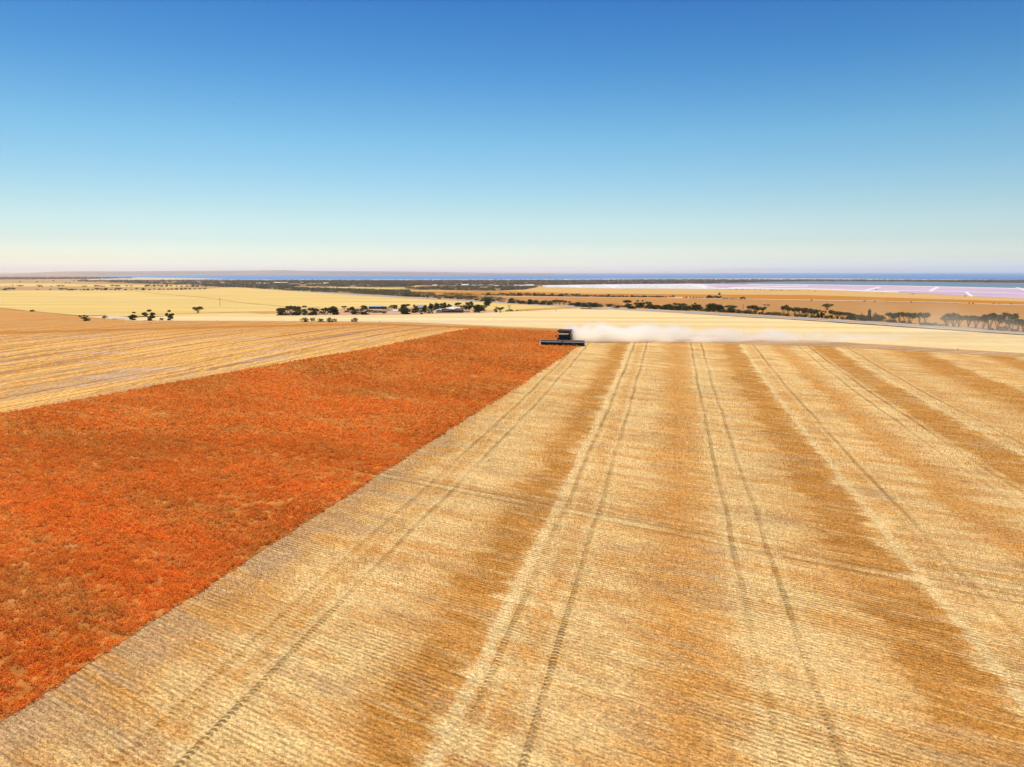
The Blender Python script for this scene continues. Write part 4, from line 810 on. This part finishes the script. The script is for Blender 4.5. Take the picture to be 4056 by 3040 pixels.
# depth d adds apparent height, so subtract it
hroof('roof', hq(740, 250, -2), hq(1085, 205, -2), hq(1010, 160, 9), hq(690, 215, 9))
hroof('roof', hq(1085, 222, -1.8), hq(1210, 213, -1.8), hq(1130, 170, 7), hq(1040, 172, 7))
bm = bmesh.new(); prism(bm, [(-1.5, 0), (8, 0), (8, 1.5), (-1.5, 1.5)], -205 * q, -110 * q); bm_obj('wall', bm, M_black, e)
bm = bmesh.new(); prism(bm, [(-1.6, 0), (8, 0), (8, 2.1), (-1.6, 2.1)], -110 * q, 130 * q); bm_obj('wall', bm, M_brick, e)
bm = bmesh.new(); prism(bm, [(-1.4, 0), (6, 0), (6, 2.3), (-1.4, 2.3)], 130 * q, 250 * q); bm_obj('wall', bm, M_brick, e)
for i in (-85, -50, 0, 45, 90, 160, 215):
    bm = bmesh.new(); box(bm, (i * q, -1.62 if i < 130 else -1.42, 1.15), (1.3, .1, .9)); bm_obj('window', bm, M_glassd, e)
bm = bmesh.new(); box(bm, (22 * q, -1.63, .95), (.9, .1, 1.9)); bm_obj('door', bm, M_black, e)
for i in (-200, -155, -110):
    bm = bmesh.new(); tube(bm, (i * q, -1.9, 0), (i * q, -1.9, 1.4), .08); bm_obj('post', bm, M_white, e)
# half hidden pale roof, yard shed
a, b_ = zz(6, 470, 215); house('farm_shed', a, b_, 30, 20, .7, 'farm shed with pale grey roof half hidden by trees left of the homestead', 'shed', roofm=M_blued)
a, b_ = zz(6, 1275, 265); house('garden_shed', a, b_, 28, 12, .5, 'small buff shed with pale roof between the homestead and the huge tree', 'shed', roofm=plain('buff_roof', (.72, .55, .38), .8, .1), wallm=M_cream, windows=False)
a, b_ = zz(6, 40, 245); house('lean_to', a, b_, 24, 8, .5, 'low pale lean-to at the left end of the farmyard', 'shed', windows=False)
def tank(name, x, base, wpx, hpx, label, bodym, topm, legs=False):
    p = at(x, base); m = mpp(p.y); r0 = wpx * m / 2; H = hpx * m; e = empty(name, p, label, 'tank')
    z0 = H * .35 if legs else 0
    bm = bmesh.new(); tube(bm, (0, 0, z0), (0, 0, H * .88), r0, r0, 20); bevel(bm, .04, 1); bm_obj('drum', bm, bodym, e)
    bm = bmesh.new(); tube(bm, (0, 0, H * .88), (0, 0, H), r0 * 1.02, r0 * .25, 20); bm_obj('lid', bm, topm, e)
    if legs:
        for sx in (-1, 1):
            for sy in (-1, 1):
                bm = bmesh.new(); tube(bm, (sx * r0 * .6, sy * r0 * .6, 0), (sx * r0 * .6, sy * r0 * .6, z0 + .1), .1); bm_obj('leg', bm, M_black, e)
a, b_ = zz(6, 486, 300); tank('water_tank', a, b_, 11, 9.5, 'black round water tank with pale lid at the front of the farmyard', M_black, M_blued)
a, b_ = zz(2, 1095, 488); tank('water_tank', a, b_, 18, 10.5, 'dark grey tank on legs standing alone above the grove', plain('grey_steel', (.10, .11, .12), .5, .4), M_blued, True)
a, b_ = zz(4, 1695, 466); tank('stock_tank', a, b_, 12, 11.5, 'white tank on legs in the brown paddock above the roadside belt', M_white, M_white, True)
# fallen tree
a, b_ = zz(1, 1268, 617); p = at(a, b_); m = mpp(p.y); q = .3707 * m
e = empty('fallen_tree', p, 'dark fallen tree trunk lying on sandy ground with one thin branch standing up', 'log')
bm = bmesh.new(); tube(bm, (-66 * q, 0, 8 * q), (60 * q, .5, 6 * q), 7 * q, 5.5 * q, 10); tube(bm, (-66 * q, -.4, 5 * q), (-30 * q, 0, 6 * q), 3 * q, 4 * q, 8); bm_obj('trunk', bm, plain('dark_bark', (.045, .03, .022), .9, .1), e)
bm = bmesh.new(); tube(bm, (66 * q, .4, 0), (72 * q, .5, 28 * q), 1.6 * q, .6 * q); tube(bm, (62 * q, .4, 4 * q), (54 * q, .5, 22 * q), 1. * q, .4 * q); bm_obj('branch', bm, M_dead, e)
# poles and posts
M_pole = plain('pole_timber', (.33, .22, .13), .9, .1)
def pole(name, x, base, hpx, label, cat, arm=False, col=None, r_=.12, group=None):
    p = at(x, base); m = mpp(p.y); H = hpx * m; e = empty(name, p, label, cat, group, R(-15))
    bm = bmesh.new(); tube(bm, (0, 0, 0), (0, 0, H), r_, r_ * .7, 10); bm_obj('post' if not arm else 'shaft', bm, col or M_pole, e)
    if arm:
        bm = bmesh.new(); box(bm, (0, 0, H * .93), (H * .30, .12, .12)); bm_obj('crossarm', bm, col or M_pole, e)
        for s_ in (-.13, 0, .13):
            bm = bmesh.new(); tube(bm, (s_ * H, 0, H * .93), (s_ * H, 0, H * .93 + .3), .06, .04); bm_obj('insulator', bm, M_white, e)
a, b_ = zz(2, 195, 474); pole('power_pole', a, b_, 36, 'tall thin wooden pole alone in the yellow paddock beside the farm track', 'pole', True, r_=.16)
a, b_ = zz(3, 1860, 418); pole('power_pole', a, b_, 14, 'short wooden pole in the orange paddock above the combine', 'pole', True, r_=.14)
a, b_ = zz(4, 1465, 503); pole('power_pole', a, b_, 19, 'wooden pole with crossarm sticking out of the roadside belt', 'pole', True, r_=.16)
a, b_ = zz(5, 1533, 908); pole('marker_post', a, b_, 10.5, 'short dark marker post on the headland at right', 'post', r_=.10)
a, b_ = zz(5, 748, 640); pole('guide_post', a, b_, 9, 'small white guide post beside the road at right', 'post', col=M_white, r_=.12)
a, b_ = zz(2, 505, 634); pole('fence_post', a, b_, 5, 'short dark post on the field edge left of the shrub cluster', 'post', r_=.12)
a, b_ = zz(1, 2085, 640); pole('fence_post', a, b_, 4, 'stub of a post on the field edge below the lone umbrella tree', 'post', r_=.1)

# ------------------------------------------------------------------ salt stockpiles
def pile(x0, x1, base, hpx, sl_l, sl_r, label):
    pa, pb = at(x0, base), at(x1, base); m = mpp(pa.y); L = pb.x - pa.x; H = hpx * m; D = H * 7
    e = empty('salt_stockpile', ((pa.x + pb.x) / 2, pa.y + D / 2, pa.z), label, 'salt heap', 'white salt stockpiles')
    bm = bmesh.new(); n = max(4, int(L / 8)); rows_ = []
    for i in range(n + 1):
        x = -L / 2 + L * i / n; t = min(1, (x + L / 2) / (sl_l * m), (L / 2 - x) / (sl_r * m)); t = max(0, t); h = H * t * rj.uniform(.93, 1.) if t < 1 else H * rj.uniform(.95, 1.0)
        rows_.append([bm.verts.new((x, y, z)) for y, z in ((-D / 2, -.5), (-D / 2 + D * .42 * t, h), (D / 2 - D * .42 * t, h), (D / 2, -.5))])
    for a, b_ in zip(rows_, rows_[1:]):
        for j in range(3): bm.faces.new((a[j], b[j] if False else b_[j], b_[j + 1], a[j + 1]))
    bmesh.ops.recalc_face_normals(bm, faces=bm.faces)
    bm_obj('heap', bm, M_salt, e)
pile(2436, 2792, 1144, 15, 20, 40, 'longest flat-topped white salt stockpile, right of the middle of the salt works')
pile(2292, 2424, 1142, 12.5, 22, 30, 'shorter flat-topped white salt stockpile left of the longest one')
pile(2796, 2850, 1144, 12.5, 12, 40, 'small pointed white salt cone right of the longest stockpile')
pile(2160, 2290, 1140, 6, 30, 40, 'low spread-out white salt heap at the left end of the salt works')

# ------------------------------------------------------------------ combine harvester
ph = at(2227, 1373)
rzc = math.pi - TH
H_ = empty('combine_harvester', ph, 'dark combine harvester with a very wide front cutting the orange crop ahead of its dust', 'harvester', None, rzc)
M_grn = plain('dark_green_paint', (.03, .042, .02), .5, .2, 0, .15, 1.)
M_blk = plain('black_rubber', (.016, .013, .010), .95, .03, 0, .2, 2.)
M_yelw = plain('yellow_rim', (.45, .32, .03), .5, .4)
M_glass = plain('cab_glass', (.012, .013, .010), .25, .3, 0, .1, 1.)
M_tank = plain('dusty_tank', (.20, .13, .09), .7, .2, 0, .2, 1.)
M_steel = plain('pale_steel', (.55, .62, .64), .35, .5, .3, .1, 1.)
M_litbat = plain('reel_lit_bat', (.50, .78, .85), .4, .5, .2, .1, 1.)  # pale blue-grey that paints sunlight onto a single reel bat
M_dustp = plain('dusty_panel', (.42, .33, .27), .8, .2, 0, .2, 1.)
M_lamp = plain('lamp_lens', (.85, .85, .80), .2, .5, 0, .05, 1.)
M_belt = plain('draper_belt', (.02, .016, .012), .95, .03, 0, .3, 1.)
def part(nm, f, mat, parent=H_, bev=.03):
    bm = bmesh.new(); f(bm)
    if bev: bevel(bm, bev, 2)
    return bm_obj(nm, bm, mat, parent)
# local frame: +Y = driving direction, body behind the header
def fbody(bm):
    prism(bm, [(-3.0, 1.0), (-3.0, 1.9), (-8.2, 2.1), (-8.9, 1.6), (-8.6, .9), (-5, .75)], -1.35, 1.35)
    prism(bm, [(-3.1, 1.85), (-3.1, 2.7), (-7.4, 2.7), (-8.3, 2.05)], -1.3, 1.3)
part('body', fbody, M_grn)
part('side_panel', lambda bm: prism(bm, [(-3.3, 1.5), (-3.3, 2.55), (-7.2, 2.5), (-7.9, 1.5)], -1.42, -1.37), M_dustp, bev=.01)
part('side_panel', lambda bm: prism(bm, [(-3.3, 1.5), (-3.3, 2.55), (-7.2, 2.5), (-7.9, 1.5)], 1.37, 1.42), M_dustp, bev=.01)
def ftank(bm):
    a = [bm.verts.new((x, y, 2.72)) for x, y in ((-1.15, -3.2), (1.15, -3.2), (1.15, -6.2), (-1.15, -6.2))]
    b_ = [bm.verts.new((x, y, 3.55)) for x, y in ((-1.65, -2.7), (1.65, -2.7), (1.65, -6.8), (-1.65, -6.8))]
    c = [bm.verts.new((x, y, 3.5)) for x, y in ((-1.58, -2.78), (1.58, -2.78), (1.58, -6.72), (-1.58, -6.72))]
    d = [bm.verts.new((x, y, 2.78)) for x, y in ((-1.08, -3.28), (1.08, -3.28), (1.08, -6.12), (-1.08, -6.12))]
    for i in range(4):
        j = (i + 1) % 4; bm.faces.new((a[i], a[j], b_[j], b_[i])); bm.faces.new((b_[i], b_[j], c[j], c[i])); bm.faces.new((c[i], c[j], d[j], d[i]))
    bm.faces.new(a[::-1]); bm.faces.new(d); bmesh.ops.recalc_face_normals(bm, faces=bm.faces)
gt = part('grain_tank', ftank, M_tank, bev=0)
part('grain', lambda bm: prism(bm, [(-3.3, 2.9), (-6.1, 2.9), (-5.4, 3.3), (-4, 3.3)], -1., 1.), plain('lentil_grain', (.42, .22, .08), .9, .1), gt, 0)
part('cab', lambda bm: prism(bm, [(-3.05, 1.25), (-1.5, 1.25), (-1.35, 1.5), (-1.55, 2.62), (-3.05, 2.62)], -.98, .98), M_glass, bev=.05)
for x in (-.99, .99):
    part('cab_pillar', lambda bm: tube(bm, (x, -1.38, 1.3), (x, -1.58, 2.7), .055), M_grn, bev=0)
    part('cab_pillar', lambda bm: tube(bm, (x, -3.0, 1.3), (x, -3.0, 2.7), .06), M_grn, bev=0)
rf = part('cab_roof', lambda bm: prism(bm, [(-3.2, 2.62), (-1.15, 2.62), (-1.0, 2.72), (-1.2, 2.86), (-3.2, 2.9)], -1.2, 1.2), M_dustp, bev=.04)
for x in (-.95, -.6, .6, .95): part('work_light', lambda bm: box(bm, (x, -1.0, 2.73), (.24, .08, .13)), M_lamp, rf, .01)
part('work_light', lambda bm: box(bm, (0, -1.0, 2.73), (.8, .06, .08)), M_lamp, rf, .01)
part('beacon', lambda bm: tube(bm, (.8, -2.6, 2.88), (.8, -2.6, 3.1), .09), plain('amber_beacon', (.7, .25, .02), .3, .5), rf, 0)
for s_ in (-1, 1):
    mr_ = part('mirror', lambda bm: box(bm, (s_ * 1.66, -1.35, 2.28), (.26, .06, .5)), M_blk, bev=.02)
    part('mirror_arm', lambda bm: tube(bm, (s_ * 1.0, -1.5, 2.62), (s_ * 1.66, -1.35, 2.5), .035), M_blk, mr_, 0)
def fwheel(x, y, r_, wd):
    wh = part('wheel', lambda bm: tube(bm, (x - wd / 2, y, r_), (x + wd / 2, y, r_), r_, r_, 28), M_blk, bev=.06)
    def lugs(bm):
        for i in range(22):
            a = i / 22 * 6.2832; c = Vector((x, y + math.cos(a) * r_, r_ + math.sin(a) * r_)); box(bm, c, (wd * .96, .07, .09), Matrix.Rotation(a, 3, 'X'))
    part('tread', lugs, M_blk, wh, 0)
    sx = 1 if x > 0 else -1
    part('rim', lambda bm: tube(bm, (x + sx * (wd / 2 - .05), y, r_), (x + sx * (wd / 2 + .03), y, r_), r_ * .52, r_ * .45, 20), M_yelw, wh, .01)
for s_ in (-1, 1): fwheel(s_ * 1.28, -2.75, .88, .62); fwheel(s_ * 1.2, -7.2, .6, .45)
part('feeder_house', lambda bm: prism(bm, [(-3.2, 1.0), (-3.2, 1.7), (-.6, .95), (-.6, .35)], -.62, .62), M_grn)
part('unloading_auger', lambda bm: tube(bm, (-1.55, -3.3, 2.75), (-1.62, -9.2, 2.9), .19, .17, 14), M_steel, bev=0)
part('chopper', lambda bm: prism(bm, [(-8.5, .9), (-8.9, 1.6), (-9.6, 1.3), (-9.3, .8)], -1.1, 1.1), M_blk)
part('exhaust', lambda bm: tube(bm, (.9, -6.9, 2.6), (.9, -6.9, 3.5), .08), M_blk, bev=0)
ld = part('ladder', lambda bm: [tube(bm, (1.5, -2.0, .55), (1.45, -2.0, 1.5), .03), tube(bm, (1.5, -2.45, .55), (1.45, -2.45, 1.5), .03)], M_steel, bev=0)
part('rung', lambda bm: [box(bm, (1.48, -2.22, z), (.1, .45, .04)) for z in (.6, .85, 1.1, 1.35)], M_steel, ld, 0)
part('platform', lambda bm: box(bm, (1.3, -2.3, 1.5), (.6, 1.5, .06)), M_blk, bev=.01)
part('handrail', lambda bm: [tube(bm, (1.58, -1.6, 1.5), (1.58, -1.6, 2.3), .025), tube(bm, (1.58, -3.0, 1.5), (1.58, -3.0, 2.3), .025), tube(bm, (1.58, -1.6, 2.3), (1.58, -3.0, 2.3), .025)], M_steel, bev=0)
HW = 5.25
hd = part('header', lambda bm: [prism(bm, [(-.62, .25), (-.62, 1.38), (-.5, 1.38), (-.42, .3)], -HW, HW), box(bm, (0, -.56, 1.42), (2 * HW, .2, .14)), box(bm, (0, -.1, .2), (2 * HW, .9, .06))], plain('dusty_lit_header', (.95, .66, .46), .8, .2, 0, .15, 1.), bev=0)  # dusty tone lightened to paint in sunlight the shaded front lacks
part('draper_belt', lambda bm: prism(bm, [(-.45, .36), (.42, .2), (.42, .26), (-.45, .44)], -HW + .1, HW - .1), M_belt, hd, 0)
part('cutter_bar', lambda bm: [box(bm, (0, .48, .14), (2 * HW, .1, .07))] + [prism(bm, [(.5, .11), (.66, .14), (.5, .17)], -HW + .15 * i, -HW + .15 * i + .03) for i in range(70)], M_steel, hd, 0)
for s_ in (-1, 1):
    rc = Vector((s_ * HW / 2, .35, .66)); hw = HW / 2 - .12
    rl = part('reel', lambda bm: tube(bm, rc - Vector((hw, 0, 0)), rc + Vector((hw, 0, 0)), .09, .09, 14), M_blk, hd, 0)
    for i in range(6):
        a = i / 6 * 6.2832 + .5; dy, dz = math.cos(a) * .38, math.sin(a) * .38
        part('reel_bat', lambda bm: [tube(bm, rc + Vector((-hw, dy, dz)), rc + Vector((hw, dy, dz)), .045, .045, 8)] + [box(bm, rc + Vector((-hw + .12 + .26 * j, dy + .02, dz - .11)), (.02, .02, .2)) for j in range(int(2 * hw / .26))], M_litbat if i == 1 else M_blk, rl, 0)  # one bat coloured as sunlit, the rest black as in shade
    def spid(bm):
        for i in range(6):
            a = i / 6 * 6.2832 + .5; tube(bm, rc + Vector((xx, 0, 0)), rc + Vector((xx, math.cos(a) * .38, math.sin(a) * .38)), .025)
    for xx in (-hw, -hw / 3, hw / 3, hw): part('reel_arm', spid, M_blk, hd, 0)
    part('divider', lambda bm: prism(bm, [(-.6, .15), (-.6, 1.12), (.5, .5), (1.15, .12), (.5, .08)], s_ * HW - .06, s_ * HW + .08), M_white if s_ > 0 else M_grn, hd, .02)
    part('reel_support', lambda bm: tube(bm, (s_ * HW, -.5, 1.2), (s_ * HW, .4, .9), .06), M_steel, hd, 0)
part('reel_support', lambda bm: tube(bm, (0, -.5, 1.2), (0, .4, .9), .09), M_blk, hd, 0)

# ------------------------------------------------------------------ bird
d = ray(927.5, 411); bp = Vector((0, 0, CAMZ)) + d * 55
e = empty('bird', bp, 'tiny dark bird flying in the blue sky at upper left', 'bird'); e.rotation_euler = (R(10), R(48), R(20))
M_bird = plain('bird_feather', (.02, .02, .03), .7, .2)
bm = bmesh.new(); r_ = bmesh.ops.create_icosphere(bm, subdivisions=2, radius=1); bmesh.ops.scale(bm, vec=(.055, .018, .020), verts=bm.verts)
r_ = bmesh.ops.create_icosphere(bm, subdivisions=1, radius=.014); bmesh.ops.translate(bm, vec=(.06, 0, .006), verts=r_['verts'])
v = [bm.verts.new(c) for c in ((-.045, .004, 0), (-.095, .018, 0), (-.095, -.018, 0), (-.045, -.004, 0))]; bm.faces.new(v)
bm_obj('body', bm, M_bird, e, True)
for s_ in (-1, 1):
    bm = bmesh.new(); P = [(.03, .01, .005), (.02, .07, .03), (-.01, .12, .02), (-.02, .07, .025), (-.03, .01, .005)]
    a = [bm.verts.new((x, y * s_, z)) for x, y, z in P]; f = bm.faces.new(a); r_ = bmesh.ops.extrude_face_region(bm, geom=[f]); bmesh.ops.translate(bm, vec=(0, 0, .004), verts=[g for g in r_['geom'] if isinstance(g, bmesh.types.BMVert)])
    bm_obj('wing', bm, M_bird, e)

# ------------------------------------------------------------------ dust raised by the harvester
def dust(name, loc, rz, L, D, H, dens_, label, stops, thr, nsc, col=(1., .97, .91), taper=.5):
    bm = bmesh.new(); box(bm, (L / 2, 0, H / 2), (L, D, H))
    b = NB(name); tc = b.n('ShaderNodeTexCoord'); sp_ = b.n('ShaderNodeSeparateXYZ'); b.put(sp_.inputs[0], tc.outputs['Object']); x, y, z = sp_.outputs
    t = b.ma('DIVIDE', x, L); base = b.ramp(t, [(p, (v_, v_, v_)) for p, v_ in stops])
    n1 = b.noise(b.xyz(b.ma('MULTIPLY', x, nsc), b.ma('MULTIPLY', y, nsc * 1.3), b.ma('MULTIPLY', z, nsc * 2.)), 1, 4, .55)
    top = b.ma('MULTIPLY', b.ma('ADD', .35, b.ma('MULTIPLY', b.noise(b.xyz(b.ma('MULTIPLY', x, .16), 3.), 1, 2), .9)), H)
    top = b.ma('MULTIPLY', top, b.mr(t, .1, .9, 1.05, .62)); vz = b.mr(z, b.ma('MULTIPLY', top, .3), top, 1., 0.); vy = b.mr(b.ma('ABSOLUTE', y), D * .12, D * .5, 1., 0.)
    fl = b.mr(z, 0., H * .06, 0., 1.)
    de = b.ma('MULTIPLY', b.ma('MULTIPLY', base, b.mr(n1, thr, thr + .3)), b.ma('MULTIPLY', b.ma('MULTIPLY', vz, vy), b.ma('MULTIPLY', fl, dens_)))
    pv = b.n('ShaderNodeVolumePrincipled'); pv.inputs['Color'].default_value = (*col, 1); pv.inputs['Anisotropy'].default_value = .3; b.put(pv.inputs['Density'], de)
    b.t.links.new(pv.outputs[0], b.out.inputs['Volume'])
    o = bm_obj(name, bm, b.m); o.location = loc; o.rotation_euler = (0, 0, rz); return tag(o, label, 'dust', None, 'stuff')
p0 = at(2318, 1368)
dust('dust_cloud', (p0.x - 5.5, p0.y + 9, p0.z + .02), R(-2), 92, 14, 5.6, 1.7, 'cream dust plume trailing to the right behind the combine', [(0, 0), (.05, .9), (.1, 1), (.27, .7), (.42, .36), (.6, .22), (.8, .09), (1, 0)], .32, .16)
p1 = at(3330, 1322)
dust('dust_haze', (p1.x, p1.y + 4, p1.z - 2), R(-14), 70, 26, 17, .03, 'thin veil of drifting dust over the roadside trees at right', [(0, 0), (.25, .6), (.45, 1), (.7, .5), (1, 0)], .30, .07, (.98, .90, .78))

# ------------------------------------------------------------------ haze
bm = bmesh.new(); box(bm, (0, 57000, 136.5), (190000, 116000 + 4000, 327))
b = NB('haze'); pv = b.n('ShaderNodeVolumePrincipled'); pv.inputs['Color'].default_value = (1., .97, .93, 1); pv.inputs['Density'].default_value = 4.5e-5; pv.inputs['Anisotropy'].default_value = .3
b.t.links.new(pv.outputs[0], b.out.inputs['Volume'])
tag(bm_obj('haze', bm, b.m), None, None, None, 'stuff')
